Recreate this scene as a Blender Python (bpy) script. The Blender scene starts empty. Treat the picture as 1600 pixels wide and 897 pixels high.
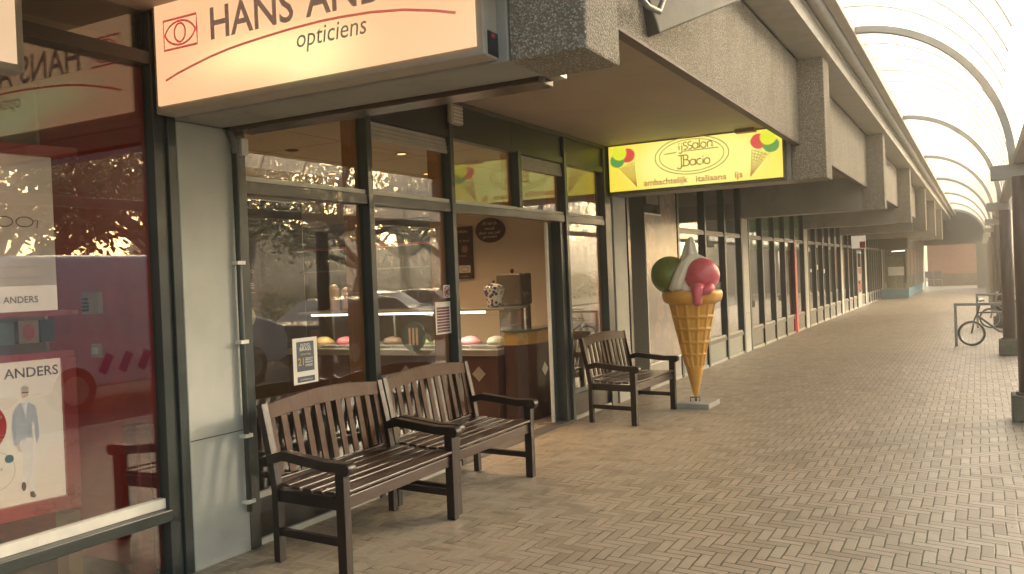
import bpy, bmesh, math, random
from mathutils import Matrix, Vector
random.seed(7)
S = bpy.context.scene
COL = S.collection
R = math.radians
# ------------------------------------------------------------------ camera, sky, sun, exposure
EXPO = 2.4
F_PX, YAW, PITCH, ROLL = 1352.0, 0.4965518, -0.00996153, -0.0405053
cam_d = bpy.data.cameras.new('camera'); cam = bpy.data.objects.new('camera', cam_d); COL.objects.link(cam)
cam_d.sensor_width = 36.0; cam_d.lens = F_PX / 1600 * 36; cam_d.clip_end = 2000; cam_d.clip_start = 0.05
_f = Vector((-math.sin(YAW) * math.cos(PITCH), math.cos(YAW) * math.cos(PITCH), math.sin(PITCH)))
_r = Vector((math.cos(YAW), math.sin(YAW), 0)); _u = _r.cross(_f)
_r2 = math.cos(ROLL) * _r + math.sin(ROLL) * _u; _u2 = -math.sin(ROLL) * _r + math.cos(ROLL) * _u
M = Matrix.Identity(4)
for i in range(3): M[i][0] = _r2[i]; M[i][1] = _u2[i]; M[i][2] = -_f[i]
M.translation = Vector((3.98, 0, 1.6)); cam.matrix_world = M
S.camera = cam

SUN_AZ, SUN_EL = R(38), R(15)          # azimuth measured from +Y towards +X
w = bpy.data.worlds.new('World'); S.world = w; w.use_nodes = True
nt = w.node_tree; nt.nodes.clear()
sky = nt.nodes.new('ShaderNodeTexSky'); sky.sky_type = 'NISHITA'; sky.sun_disc = False
sky.sun_elevation = SUN_EL; sky.sun_rotation = SUN_AZ; sky.dust_density = 4.0; sky.air_density = 1.0; sky.ozone_density = 0.6
tint = nt.nodes.new('ShaderNodeMix'); tint.data_type = 'RGBA'; tint.blend_type = 'MULTIPLY'; tint.inputs[0].default_value = 1.0
tint.inputs[7].default_value = (1.0, 0.935, 0.83, 1)
bg = nt.nodes.new('ShaderNodeBackground'); bg.inputs[1].default_value = 0.15
wo = nt.nodes.new('ShaderNodeOutputWorld')
nt.links.new(sky.outputs[0], tint.inputs[6]); nt.links.new(tint.outputs[2], bg.inputs[0]); nt.links.new(bg.outputs[0], wo.inputs[0])
sd = bpy.data.lights.new('sun', 'SUN'); sd.energy = 1.5; sd.angle = R(8); sd.color = (1.0, 0.88, 0.70)
so = bpy.data.objects.new('sun', sd); COL.objects.link(so)
sdir = Vector((math.sin(SUN_AZ) * math.cos(SUN_EL), math.cos(SUN_AZ) * math.cos(SUN_EL), math.sin(SUN_EL)))
so.rotation_euler = sdir.to_track_quat('Z', 'Y').to_euler()
S.view_settings.view_transform = 'Standard'; S.view_settings.look = 'None'
S.view_settings.exposure = EXPO; S.view_settings.gamma = 1; S.view_settings.use_curve_mapping = False
S.render.engine = 'CYCLES'
S.cycles.use_denoising = True; S.cycles.max_bounces = 8; S.cycles.transparent_max_bounces = 24
S.cycles.glossy_bounces = 4; S.cycles.transmission_bounces = 6; S.cycles.diffuse_bounces = 4; S.cycles.sample_clamp_indirect = 6
def E(v): return v / 2 ** EXPO

# ------------------------------------------------------------------ materials
class NT:
    def __init__(s, name):
        s.m = bpy.data.materials.new(name); s.m.use_nodes = True; s.t = s.m.node_tree; s.t.nodes.clear()
        s.out = s.t.nodes.new('ShaderNodeOutputMaterial')
        s._oc = None
    def n(s, ty, **kw):
        x = s.t.nodes.new(ty)
        for k, v in kw.items(): setattr(x, k, v)
        return x
    def link(s, a, b): s.t.links.new(a, b)
    def put(s, sock, v):
        if isinstance(v, bpy.types.NodeSocket): s.link(v, sock)
        else: sock.default_value = v
    def m_(s, op, a, b=None, c=None, clamp=False):
        x = s.n('ShaderNodeMath', operation=op); x.use_clamp = clamp
        s.put(x.inputs[0], a)
        if b is not None: s.put(x.inputs[1], b)
        if c is not None: s.put(x.inputs[2], c)
        return x.outputs[0]
    def oc(s):
        if s._oc is None: s._oc = s.n('ShaderNodeTexCoord').outputs['Object']
        return s._oc
    def noise(s, scale, detail=4, rough=.6, vec=None, out=0):
        x = s.n('ShaderNodeTexNoise'); x.inputs['Scale'].default_value = scale; x.inputs['Detail'].default_value = detail
        x.inputs['Roughness'].default_value = rough; s.link(vec or s.oc(), x.inputs['Vector']); return x.outputs[out]
    def ramp(s, f, stops):
        x = s.n('ShaderNodeValToRGB'); e = x.color_ramp.elements
        while len(e) < len(stops): e.new(.5)
        for k, (p, c) in enumerate(stops): e[k].position = p; e[k].color = (*c, 1) if len(c) == 3 else c
        s.put(x.inputs[0], f); return x.outputs[0]
    def mix(s, f, a, b, mode='MIX'):
        x = s.n('ShaderNodeMix', data_type='RGBA', blend_type=mode)
        s.put(x.inputs[0], f)
        for q, v in ((6, a), (7, b)): s.put(x.inputs[q], v if isinstance(v, bpy.types.NodeSocket) else (*v, 1))
        return x.outputs[2]
    def bump(s, h, strength=.3, dist=.01, nrm=None):
        x = s.n('ShaderNodeBump'); x.inputs['Strength'].default_value = strength; x.inputs['Distance'].default_value = dist
        s.link(h, x.inputs['Height'])
        if nrm is not None: s.link(nrm, x.inputs['Normal'])
        return x.outputs[0]
    def bsdf(s, **kw):
        x = s.n('ShaderNodeBsdfPrincipled')
        for k, v in kw.items():
            k = k.replace('_', ' ')
            if isinstance(v, tuple) and len(v) == 3 and 'Color' in k: v = (*v, 1)
            s.put(x.inputs[k], v)
        s.link(x.outputs[0], s.out.inputs[0]); return x

def mat(name, c, rough=.5, metal=0., var=.12, scale=6., bump=.0, bscale=60., coat=0., dirt=None, spec=.5):
    t = NT(name)
    nz = t.noise(scale)
    a = tuple(max(0, k * (1 - var)) for k in c); b = tuple(min(1, k * (1 + var)) for k in c)
    col = t.ramp(nz, [(.3, a), (.7, b)])
    if dirt:
        d = t.noise(dirt[0], 6, .7)
        f = t.ramp(d, [(dirt[2], (0, 0, 0)), (min(1, dirt[2] + .15), (1, 1, 1))])
        col = t.mix(f, col, dirt[1])
    r = t.m_('ADD', t.m_('MULTIPLY', nz, .16), rough - .08)
    x = t.bsdf(Base_Color=col, Roughness=r, Metallic=metal)
    x.inputs['Coat Weight'].default_value = coat; x.inputs['Specular IOR Level'].default_value = spec
    if bump: t.link(t.bump(t.noise(bscale, 5), bump, .004), x.inputs['Normal'])
    return t.m

def emis(name, c, strength, var=0., scale=2.):
    t = NT(name)
    x = t.bsdf(Base_Color=(.6, .6, .6), Roughness=.3)
    if var:
        nz = t.noise(scale, 1)
        col = t.ramp(nz, [(.35, tuple(k * (1 - var) for k in c)), (.65, c)])
        t.link(col, x.inputs['Emission Color'])
    else: x.inputs['Emission Color'].default_value = (*c, 1)
    x.inputs['Emission Strength'].default_value = E(strength)
    return t.m

def sign_face(name, base, hot, hotpts, strength):
    """backlit acrylic: brighter where the tubes / bulbs stand behind it (world metres along x and z)"""
    t = NT(name)
    sp = t.n('ShaderNodeSeparateXYZ'); t.link(t.oc(), sp.inputs[0])
    tot = None
    for (px, pz, rx, rz) in hotpts:
        dx = t.m_('DIVIDE', t.m_('SUBTRACT', sp.outputs[0], px), rx); dz = t.m_('DIVIDE', t.m_('SUBTRACT', sp.outputs[2], pz), rz)
        g = t.m_('POWER', 2.718, t.m_('MULTIPLY', t.m_('ADD', t.m_('MULTIPLY', dx, dx), t.m_('MULTIPLY', dz, dz)), -1.))
        tot = g if tot is None else t.m_('ADD', tot, g)
    f = t.m_('MINIMUM', tot, 1.)
    x = t.bsdf(Base_Color=(.5, .45, .35), Roughness=.25)
    t.link(t.mix(f, base, hot), x.inputs['Emission Color']); x.inputs['Emission Strength'].default_value = E(strength)
    return t.m

def glass(name, tint=(.93, .95, .93), boost=1.0, dirt=.03):
    t = NT(name)
    fr = t.n('ShaderNodeFresnel'); ge = t.n('ShaderNodeNewGeometry')
    t.link(t.m_('ADD', t.m_('MULTIPLY', ge.outputs['Backfacing'], 1 / 1.52 - 1.52), 1.52), fr.inputs[0])
    f = t.m_('MULTIPLY', fr.outputs[0], boost, clamp=True)
    tr = t.n('ShaderNodeBsdfTransparent'); tr.inputs[0].default_value = (*tint, 1)
    gl = t.n('ShaderNodeBsdfGlossy'); gl.inputs['Roughness'].default_value = 0.0; gl.inputs[0].default_value = (1, 1, 1, 1)
    nz = t.noise(1.3, 2)
    t.link(t.bump(nz, .006, .02), gl.inputs['Normal'])
    mx = t.n('ShaderNodeMixShader'); t.link(f, mx.inputs[0]); t.link(tr.outputs[0], mx.inputs[1]); t.link(gl.outputs[0], mx.inputs[2])
    df = t.n('ShaderNodeBsdfDiffuse'); df.inputs[0].default_value = (.6, .58, .5, 1)
    mx2 = t.n('ShaderNodeMixShader'); mx2.inputs[0].default_value = dirt; t.link(mx.outputs[0], mx2.inputs[1]); t.link(df.outputs[0], mx2.inputs[2])
    t.link(mx2.outputs[0], t.out.inputs[0]); return t.m

def paving():
    t = NT('herringbone brick paving'); sp = t.n('ShaderNodeSeparateXYZ'); t.link(t.oc(), sp.inputs[0])
    W = .069; n = 3
    wob = t.n('ShaderNodeTexNoise'); wob.inputs['Scale'].default_value = 1.6; wob.inputs['Detail'].default_value = 3; t.link(t.oc(), wob.inputs['Vector'])
    ws = t.n('ShaderNodeSeparateColor'); t.link(wob.outputs[1], ws.inputs[0])
    X = t.m_('ADD', sp.outputs[0], t.m_('MULTIPLY', t.m_('SUBTRACT', ws.outputs[0], .5), .035))
    shear = t.m_('MULTIPLY', t.m_('POWER', t.m_('MAXIMUM', t.m_('SUBTRACT', sp.outputs[0], .6), 0.), 2.), .035)
    Y = t.m_('ADD', t.m_('ADD', sp.outputs[1], shear), t.m_('MULTIPLY', t.m_('SUBTRACT', ws.outputs[1], .5), .035))
    u = t.m_('DIVIDE', X, W); v = t.m_('DIVIDE', Y, W)
    i = t.m_('FLOOR', u); j = t.m_('FLOOR', v); fu = t.m_('SUBTRACT', u, i); fv = t.m_('SUBTRACT', v, j)
    k = t.m_('FLOORED_MODULO', t.m_('SUBTRACT', i, j), 2. * n)
    hor = t.m_('LESS_THAN', k, n - .5)
    # along / across distance
    kv = t.m_('SUBTRACT', 2. * n - 1, k)
    al = t.m_('ADD', t.m_('MULTIPLY', hor, t.m_('ADD', k, fu)), t.m_('MULTIPLY', t.m_('SUBTRACT', 1., hor), t.m_('ADD', kv, fv)))
    ac = t.m_('ADD', t.m_('MULTIPLY', hor, fv), t.m_('MULTIPLY', t.m_('SUBTRACT', 1., hor), fu))
    ed = t.m_('MINIMUM', t.m_('MINIMUM', al, t.m_('SUBTRACT', float(n), al)), t.m_('MINIMUM', ac, t.m_('SUBTRACT', 1., ac)))
    idx = t.m_('SUBTRACT', i, t.m_('MULTIPLY', hor, k)); idy = t.m_('SUBTRACT', j, t.m_('MULTIPLY', t.m_('SUBTRACT', 1., hor), kv))
    cv = t.n('ShaderNodeCombineXYZ'); t.link(idx, cv.inputs[0]); t.link(idy, cv.inputs[1]); t.link(hor, cv.inputs[2])
    wn = t.n('ShaderNodeTexWhiteNoise', noise_dimensions='3D'); t.link(cv.outputs[0], wn.inputs['Vector'])
    rs = t.n('ShaderNodeSeparateColor'); t.link(wn.outputs['Color'], rs.inputs[0])
    col = t.ramp(rs.outputs[0], [(0., (.25, .20, .15)), (.35, (.34, .285, .215)), (.7, (.40, .345, .265)), (1., (.40, .305, .24))])
    big = t.noise(.55, 5, .65)
    col = t.mix(t.m_('MULTIPLY', big, .55), col, (.17, .14, .09))
    fine = t.noise(140, 3)
    col = t.mix(t.m_('MULTIPLY', fine, .30), col, (.36, .30, .22))
    blotch = t.ramp(t.noise(7, 6, .75), [(.52, (0, 0, 0)), (.72, (1, 1, 1))])
    col = t.mix(t.m_('MULTIPLY', blotch, .35), col, (.13, .105, .07))
    gum = t.n('ShaderNodeTexVoronoi'); gum.inputs['Scale'].default_value = 2.3; gum.inputs['Randomness'].default_value = 1; t.link(t.oc(), gum.inputs['Vector'])
    col = t.mix(t.m_('MULTIPLY', t.m_('LESS_THAN', gum.outputs['Distance'], .045), .6), col, (.10, .09, .07))
    st2 = t.ramp(t.noise(1.7, 7, .75), [(.56, (0, 0, 0)), (.64, (1, 1, 1))]); col = t.mix(t.m_('MULTIPLY', st2, .28), col, (.12, .10, .07))
    jn = t.noise(30, 2)
    thr = t.m_('ADD', .05, t.m_('MULTIPLY', jn, .08))
    mort = t.m_('SUBTRACT', 1., t.m_('SMOOTH_MIN', t.m_('DIVIDE', ed, thr), 1., .3), clamp=True)
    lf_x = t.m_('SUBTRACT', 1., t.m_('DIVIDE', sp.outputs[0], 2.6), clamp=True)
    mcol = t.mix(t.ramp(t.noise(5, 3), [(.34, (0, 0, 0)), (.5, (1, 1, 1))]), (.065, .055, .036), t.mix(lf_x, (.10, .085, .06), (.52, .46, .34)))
    moss = t.ramp(t.noise(.9, 4, .6), [(.5, (0, 0, 0)), (.66, (1, 1, 1))])
    mcol = t.mix(t.m_('MULTIPLY', moss, .6), mcol, (.06, .075, .03))
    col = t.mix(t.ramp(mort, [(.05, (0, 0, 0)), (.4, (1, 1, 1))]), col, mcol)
    hb = t.m_('MINIMUM', t.m_('DIVIDE', ed, .09), 1.)
    hh = t.m_('ADD', t.m_('ADD', hb, t.m_('MULTIPLY', rs.outputs[1], .55)), t.m_('MULTIPLY', fine, .22))
    x = t.bsdf(Base_Color=col, Roughness=t.m_('ADD', .36, t.m_('MULTIPLY', rs.outputs[2], .16)))
    t.link(t.m_('MULTIPLY', t.m_('SUBTRACT', 1., mort, clamp=True), .5), x.inputs['Specular IOR Level'])
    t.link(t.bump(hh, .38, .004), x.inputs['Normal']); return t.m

def aggregate():
    t = NT('exposed aggregate concrete')
    v = t.n('ShaderNodeTexVoronoi'); v.inputs['Scale'].default_value = 95; t.link(t.oc(), v.inputs['Vector'])
    rs = t.n('ShaderNodeSeparateColor'); t.link(v.outputs['Color'], rs.inputs[0])
    col = t.ramp(rs.outputs[0], [(0, (.26, .235, .19)), (.4, (.41, .375, .31)), (.8, (.53, .49, .41)), (1, (.72, .67, .59))])
    d = t.ramp(v.outputs['Distance'], [(.25, (0, 0, 0)), (.6, (1, 1, 1))])
    col = t.mix(d, col, (.20, .17, .125))
    st = t.n('ShaderNodeMapping'); st.inputs['Scale'].default_value = (3, 3, .4); t.link(t.oc(), st.inputs[0])
    f = t.ramp(t.noise(1.2, 5, .7, st.outputs[0]), [(.45, (0, 0, 0)), (.75, (1, 1, 1))])
    col = t.mix(t.m_('MULTIPLY', f, .55), col, (.15, .135, .09))
    x = t.bsdf(Base_Color=col, Roughness=.75)
    h = t.m_('SUBTRACT', 1., v.outputs['Distance'])
    t.link(t.bump(h, .8, .008), x.inputs['Normal']); return t.m

def wood(name, a, b, rough=.25, coat=.5, axis=1, sc=3.):
    t = NT(name); mp = t.n('ShaderNodeMapping')
    s = [22 * sc / 3] * 3; s[axis] = 1.4; mp.inputs['Scale'].default_value = s; t.link(t.oc(), mp.inputs[0])
    oi = t.n('ShaderNodeObjectInfo')
    col = t.ramp(t.noise(2.2, 6, .6, mp.outputs[0]), [(.3, a), (.7, b)])
    x = t.bsdf(Base_Color=col, Roughness=t.m_('ADD', rough, t.m_('MULTIPLY', t.noise(9, 4), .25)))
    x.inputs['Coat Weight'].default_value = coat; x.inputs['Coat Roughness'].default_value = .25; x.inputs['Specular IOR Level'].default_value = .35
    t.link(t.bump(t.noise(3, 5, .6, mp.outputs[0]), .05, .002), x.inputs['Normal']); return t.m

def bricks(name, c1, c2, mort, sc=1.):
    t = NT(name); sp = t.n('ShaderNodeSeparateXYZ'); t.link(t.oc(), sp.inputs[0])
    cv = t.n('ShaderNodeCombineXYZ'); t.link(t.m_('ADD', sp.outputs[0], sp.outputs[1]), cv.inputs[0]); t.link(sp.outputs[2], cv.inputs[1])
    b = t.n('ShaderNodeTexBrick'); t.link(cv.outputs[0], b.inputs['Vector'])
    b.inputs['Color1'].default_value = (*c1, 1); b.inputs['Color2'].default_value = (*c2, 1); b.inputs['Mortar'].default_value = (*mort, 1)
    b.inputs['Scale'].default_value = sc; b.inputs['Brick Width'].default_value = .22; b.inputs['Row Height'].default_value = .065; b.inputs['Mortar Size'].default_value = .008
    col = t.mix(t.m_('MULTIPLY', t.noise(1.1, 4), .5), b.outputs[0], tuple(k * .6 for k in c2))
    t.bsdf(Base_Color=col, Roughness=.8); return t.m

def ceiling_tiles():
    t = NT('ceiling tiles'); sp = t.n('ShaderNodeSeparateXYZ'); t.link(t.oc(), sp.inputs[0])
    fx = t.m_('PINGPONG', sp.outputs[0], .45); fy = t.m_('PINGPONG', sp.outputs[1], .6)
    l = t.m_('LESS_THAN', t.m_('MINIMUM', fx, fy), .007)
    col = t.mix(l, t.ramp(t.noise(30), [(.3, (.50, .44, .36)), (.7, (.58, .52, .43))]), (.13, .10, .07))
    t.bsdf(Base_Color=col, Roughness=.8); return t.m

def leaves(name, a, b):
    t = NT(name); oi = t.n('ShaderNodeTexCoord')
    col = t.ramp(t.noise(1.1, 3), [(.35, a), (.65, b)])
    d = t.n('ShaderNodeBsdfDiffuse'); tr = t.n('ShaderNodeBsdfTranslucent')
    t.link(col, d.inputs[0]); t.link(t.mix(.5, col, (.16, .2, .03)), tr.inputs[0])
    mx = t.n('ShaderNodeMixShader'); mx.inputs[0].default_value = .4
    t.link(d.outputs[0], mx.inputs[1]); t.link(tr.outputs[0], mx.inputs[2]); t.link(mx.outputs[0], t.out.inputs[0]); return t.m

def canopy_sheet():
    t = NT('opal canopy sheet')
    tr = t.n('ShaderNodeBsdfTransparent'); tr.inputs[0].default_value = (.9, .9, .86, 1)
    tl = t.n('ShaderNodeBsdfTranslucent'); tl.inputs[0].default_value = (.93, .93, .88, 1)
    gl = t.n('ShaderNodeBsdfGlossy'); gl.inputs['Roughness'].default_value = .25
    m1 = t.n('ShaderNodeMixShader'); m1.inputs[0].default_value = .62; t.link(tr.outputs[0], m1.inputs[1]); t.link(tl.outputs[0], m1.inputs[2])
    m2 = t.n('ShaderNodeMixShader'); m2.inputs[0].default_value = .06; t.link(m1.outputs[0], m2.inputs[1]); t.link(gl.outputs[0], m2.inputs[2])
    t.link(m2.outputs[0], t.out.inputs[0]); return t.m

PAVE = paving(); AGG = aggregate()
WPAINT = mat('greyed white paint', (.43, .445, .40), .5, var=.10, scale=2.5, dirt=(1.6, (.33, .335, .29), .6), bump=.08, bscale=200)
BEAMP = mat('painted beam', (.30, .295, .26), .6, var=.14, scale=2., dirt=(1.3, (.2, .19, .15), .56), bump=.1, bscale=90)
SOFF = mat('soffit board', (.36, .285, .215), .6, var=.12, scale=1.2, dirt=(1.1, (.22, .19, .14), .6))
FRAME = mat('dark green grey frame paint', (.030, .040, .038), .33, var=.2, scale=5, coat=.2)
FRAMEP = mat('dark upper panel', (.022, .020, .016), .35, var=.25, scale=2)
BEAD = mat('off white bead', (.74, .72, .64), .5, var=.08)
ORW = wood('orange varnished wood', (.50, .17, .04), (.66, .26, .07), .4, .2, axis=2)
BENCH = wood('dark bench varnish', (.020, .0065, .0035), (.038, .013, .007), .26, .3, axis=1)
BENCHX = wood('dark bench varnish crosswise', (.008, .004, .003), (.015, .007, .005), .32, .25, axis=0)
BENCHZ = wood('bench slat varnish', (.046, .016, .0055), (.080, .031, .011), .45, .0, axis=2)
GLASS = glass('shop window glass', boost=1.45, dirt=.004, tint=(.86, .87, .85))
GLASS2 = glass('display glass', boost=1.6, dirt=.01)
ASPH = mat('asphalt', (.055, .053, .048), .8, var=.25, scale=30, bump=.3)
KERB = mat('kerb stone', (.30, .29, .26), .8, var=.15, scale=4)
RUST = mat('column red brown steel', (.060, .032, .026), .45, var=.25, scale=4, bump=.15)
FOOT = mat('mossy concrete footing', (.10, .095, .065), .85, var=.3, scale=8, dirt=(5, (.06, .07, .03), .5), bump=.4)
STEEL = mat('galvanised grey steel', (.25, .25, .23), .4, metal=.6, var=.15)
ALU = mat('brushed aluminium', (.55, .53, .48), .3, metal=.9, var=.1)
RIB = mat('pale painted canopy rib', (.40, .37, .32), .45, var=.1)
OPAL = canopy_sheet(); WBAR = mat('white glazing bar', (.8, .78, .7), .5)
BLACK = mat('black rubber', (.015, .015, .014), .5)
RED = mat('red gloss panel', (.66, .016, .012), .35, var=.15, coat=.3)
REDF = mat('red lacquer', (.42, .025, .035), .28, coat=.4)
BEIGE = mat('cream plaster wall', (.52, .42, .30), .7, var=.06, scale=2)
FLOORT = mat('light shop floor tile', (.42, .38, .31), .3, var=.1, scale=1.)
CARPET = mat('dark carpet', (.06, .05, .035), .9, var=.3, scale=30)
CEIL = ceiling_tiles()
WARM = emis('warm downlight', (1, .50, .20), 3.2)
TUBE = emis('fluorescent tube', (1, .93, .80), 5)
MAHO = wood('mahogany counter', (.035, .012, .008), (.07, .022, .012), .3, .4, axis=2)
WHITE = mat('white enamel', (.72, .70, .62), .35, var=.04)
DARKT = mat('brown sign lettering', (.045, .016, .012), .5)
CREAMT = mat('cream lettering', (.62, .52, .42), .6, var=.03)
BROWN = mat('chocolate board', (.05, .016, .014), .45)

# ------------------------------------------------------------------ mesh helpers
class MB:
    def __init__(s): s.bm = bmesh.new(); s.sm = set()
    def face(s, vs, smooth=False):
        try: f = s.bm.faces.new(vs); f.smooth = smooth; return f
        except ValueError: return None
    def box(s, x0, x1, y0, y1, z0, z1, m=None):
        p = [Vector(c) for c in ((x0, y0, z0), (x1, y0, z0), (x1, y1, z0), (x0, y1, z0), (x0, y0, z1), (x1, y0, z1), (x1, y1, z1), (x0, y1, z1))]
        if m is not None: p = [m @ c for c in p]
        v = [s.bm.verts.new(c) for c in p]
        for q in ((0, 3, 2, 1), (4, 5, 6, 7), (0, 1, 5, 4), (1, 2, 6, 5), (2, 3, 7, 6), (3, 0, 4, 7)): s.face([v[k] for k in q])
        return s
    def bar(s, a, b, wx, wz, up=(0, 0, 1)):
        a, b = Vector(a), Vector(b); d = (b - a); L = d.length; d.normalize(); up = Vector(up)
        x = d.cross(up).normalized(); z = x.cross(d)
        m = Matrix.Identity(4)
        for i in range(3): m[i][0] = x[i]; m[i][1] = d[i]; m[i][2] = z[i]; m[i][3] = a[i]
        return s.box(-wx / 2, wx / 2, 0, L, -wz / 2, wz / 2, m)
    def ring(s, c, x, y, n, rad=1.):
        return [s.bm.verts.new(Vector(c) + x * math.cos(2 * math.pi * k / n) * rad + y * math.sin(2 * math.pi * k / n) * rad) for k in range(n)]
    def skin(s, rings, closed=True, caps=True, smooth=True):
        for a, b in zip(rings, rings[1:]):
            n = len(a)
            for k in range(n if closed else n - 1): s.face([a[k], a[(k + 1) % n], b[(k + 1) % n], b[k]], smooth)
        if caps: s.face(rings[0][::-1]); s.face(rings[-1])
        return s
    def tube(s, pts, r, n=12, caps=True):
        pts = [Vector(p) for p in pts]; rings = []; px = None
        for i, p in enumerate(pts):
            d = (pts[min(i + 1, len(pts) - 1)] - pts[max(i - 1, 0)]).normalized()
            if px is None: px = d.orthogonal().normalized()
            px = (px - d * px.dot(d)).normalized(); y = d.cross(px)
            rr = r[i] if isinstance(r, (list, tuple)) else r
            rings.append(s.ring(p, px, y, n, rr))
        return s.skin(rings, caps=caps)
    def cyl(s, x, y, z0, z1, r, n=20, r1=None): return s.tube([(x, y, z0), (x, y, z1)], [r, r if r1 is None else r1], n)
    def lathe(s, prof, c=(0, 0, 0), n=32, fn=None):
        rings = []
        for (r, z) in prof:
            ring = []
            for k in range(n):
                a = 2 * math.pi * k / n; rr = max(r, .0005)
                if fn: rr = fn(rr, z, a)
                ring.append(s.bm.verts.new((c[0] + rr * math.cos(a), c[1] + rr * math.sin(a), c[2] + z)))
            rings.append(ring)
        return s.skin(rings)
    def sweep(s, pts, w, h, up=(0, 0, 1)):
        """rectangular section swept along pts"""
        pts = [Vector(p) for p in pts]; rings = []
        for i, p in enumerate(pts):
            d = (pts[min(i + 1, len(pts) - 1)] - pts[max(i - 1, 0)]).normalized(); x = d.cross(Vector(up)).normalized(); z = x.cross(d)
            rings.append([s.bm.verts.new(p + x * a * w / 2 + z * b * h / 2) for a, b in ((-1, -1), (1, -1), (1, 1), (-1, 1))])
        return s.skin(rings, smooth=False)
    def extrude2d(s, poly, P, t=.002):
        """poly: list of (a,b); P(a,b,c)->world"""
        f = [s.bm.verts.new(P(a, b, t)) for a, b in poly]; g = [s.bm.verts.new(P(a, b, 0)) for a, b in poly]
        n = len(poly); s.face(f); s.face(g[::-1])
        for k in range(n): s.face([g[k], g[(k + 1) % n], f[(k + 1) % n], f[k]])
        return s
    def stroke(s, pts, w, P, t=.002, closed=False):
        n = len(pts); L = []; Rr = []
        for i in range(n):
            a = pts[(i - 1) % n] if (closed or i > 0) else pts[i]; b = pts[(i + 1) % n] if (closed or i < n - 1) else pts[i]
            dx, dy = b[0] - a[0], b[1] - a[1]; l = math.hypot(dx, dy) or 1; nx, ny = -dy / l * w / 2, dx / l * w / 2
            L.append((pts[i][0] + nx, pts[i][1] + ny)); Rr.append((pts[i][0] - nx, pts[i][1] - ny))
        m = n if closed else n - 1
        for i in range(m):
            j = (i + 1) % n; q = [L[i], Rr[i], Rr[j], L[j]]
            s.face([s.bm.verts.new(P(a, b, t)) for a, b in q])
        return s
    def build(s, name, material, parent=None, bevel=0, local=False):
        me = bpy.data.meshes.new(name)
        bmesh.ops.recalc_face_normals(s.bm, faces=s.bm.faces[:]) if len(s.bm.faces) < 60000 else None
        s.bm.to_mesh(me); s.bm.free()
        o = bpy.data.objects.new(name, me); COL.objects.link(o); me.materials.append(material)
        if parent is not None:
            o.parent = parent
            if not local: o.matrix_parent_inverse = wm(parent).inverted()
        if bevel:
            b = o.modifiers.new('bevel', 'BEVEL'); b.width = bevel; b.segments = 2; b.limit_method = 'ANGLE'
        return o
def wm(o):
    m = o.matrix_basis.copy()
    if o.parent: m = wm(o.parent) @ o.matrix_parent_inverse @ m
    return m
def tag(o, label=None, cat=None, group=None, kind=None):
    if label: o['label'] = label
    if cat: o['category'] = cat
    if group: o['group'] = group
    if kind: o['kind'] = kind
    return o
def thing(name, loc, label, cat, group=None, rz=0):
    o = bpy.data.objects.new(name, None); COL.objects.link(o); o.location = loc; o.rotation_euler = (0, 0, rz); o.empty_display_size = .1
    return tag(o, label, cat, group)
def dup(o, loc, label, rz=None):
    def cp(a, par):
        c = a.copy(); COL.objects.link(c)
        if par is not None:
            c.parent = par; c.matrix_parent_inverse = a.matrix_parent_inverse.copy()
        for ch in list(a.children): cp(ch, c)
        return c
    r = cp(o, None); r.location = loc; r['label'] = label
    if rz is not None: r.rotation_euler = (0, 0, rz)
    return r
def plane(o, ux, uz=(0, 0, 1)):
    o, ux, uz = Vector(o), Vector(ux).normalized(), Vector(uz); n = ux.cross(uz)
    return lambda a, b, c=0: o + ux * a + uz * b + n * c
def text(name, s, P, x0, z0, width, height, m, parent, t=.002, bold=0, italic=0, local=False):
    cu = bpy.data.curves.new('t', 'FONT'); cu.body = s; cu.offset = bold; cu.resolution_u = 3; cu.shear = italic
    ob = bpy.data.objects.new('t', cu); COL.objects.link(ob)
    dg = bpy.context.evaluated_depsgraph_get(); me = bpy.data.meshes.new_from_object(ob.evaluated_get(dg))
    bpy.data.objects.remove(ob)
    xs = [v.co.x for v in me.vertices]; ys = [v.co.y for v in me.vertices]
    a0, a1, b0, b1 = min(xs), max(xs), min(ys), max(ys)
    sx = width / (a1 - a0); sy = height / (b1 - b0)
    for v in me.vertices: v.co = P(x0 + (v.co.x - a0) * sx, z0 + (v.co.y - b0) * sy, t)
    o = bpy.data.objects.new(name, me); COL.objects.link(o); me.materials.clear(); me.materials.append(m)
    o.parent = parent
    if not local: o.matrix_parent_inverse = wm(parent).inverted()
    return o
def arc(cx, cy, rx, ry, a0, a1, n=24): return [(cx + rx * math.cos(R(a0 + (a1 - a0) * k / n)), cy + ry * math.sin(R(a0 + (a1 - a0) * k / n))) for k in range(n + 1)]

BAY = 6.62; P0 = 3.43
PY = [P0 + BAY * k for k in range(-1, 7)]
# ------------------------------------------------------------------ ground
g = MB(); g.box(-300, 400, -300, 500, -.40, -.12).build('ground', ASPH); tag(bpy.data.objects['ground'], kind='structure')
g = MB(); g.box(-.02, 5.4, -14, 75, -.3, 0); pv = g.build('pavement', PAVE); tag(pv, kind='structure')
g = MB(); g.box(5.4, 5.55, -14, 75, -.3, .004); tag(g.build('kerb', KERB, bevel=.01), kind='structure')
GRASS = mat('verge grass', (.06, .085, .025), .9, var=.35, scale=3, bump=.5, bscale=40)
g = MB(); g.box(16, 44, -40, 95, -.3, -.03); tag(g.build('grass_verge', GRASS), kind='structure')
g = MB(); g.box(-.3, 16, 56.5, 75, -.2, .004); tag(g.build('courtyard', mat('sunlit courtyard paving', (.42, .37, .28), .6, scale=1)), kind='structure')

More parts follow.
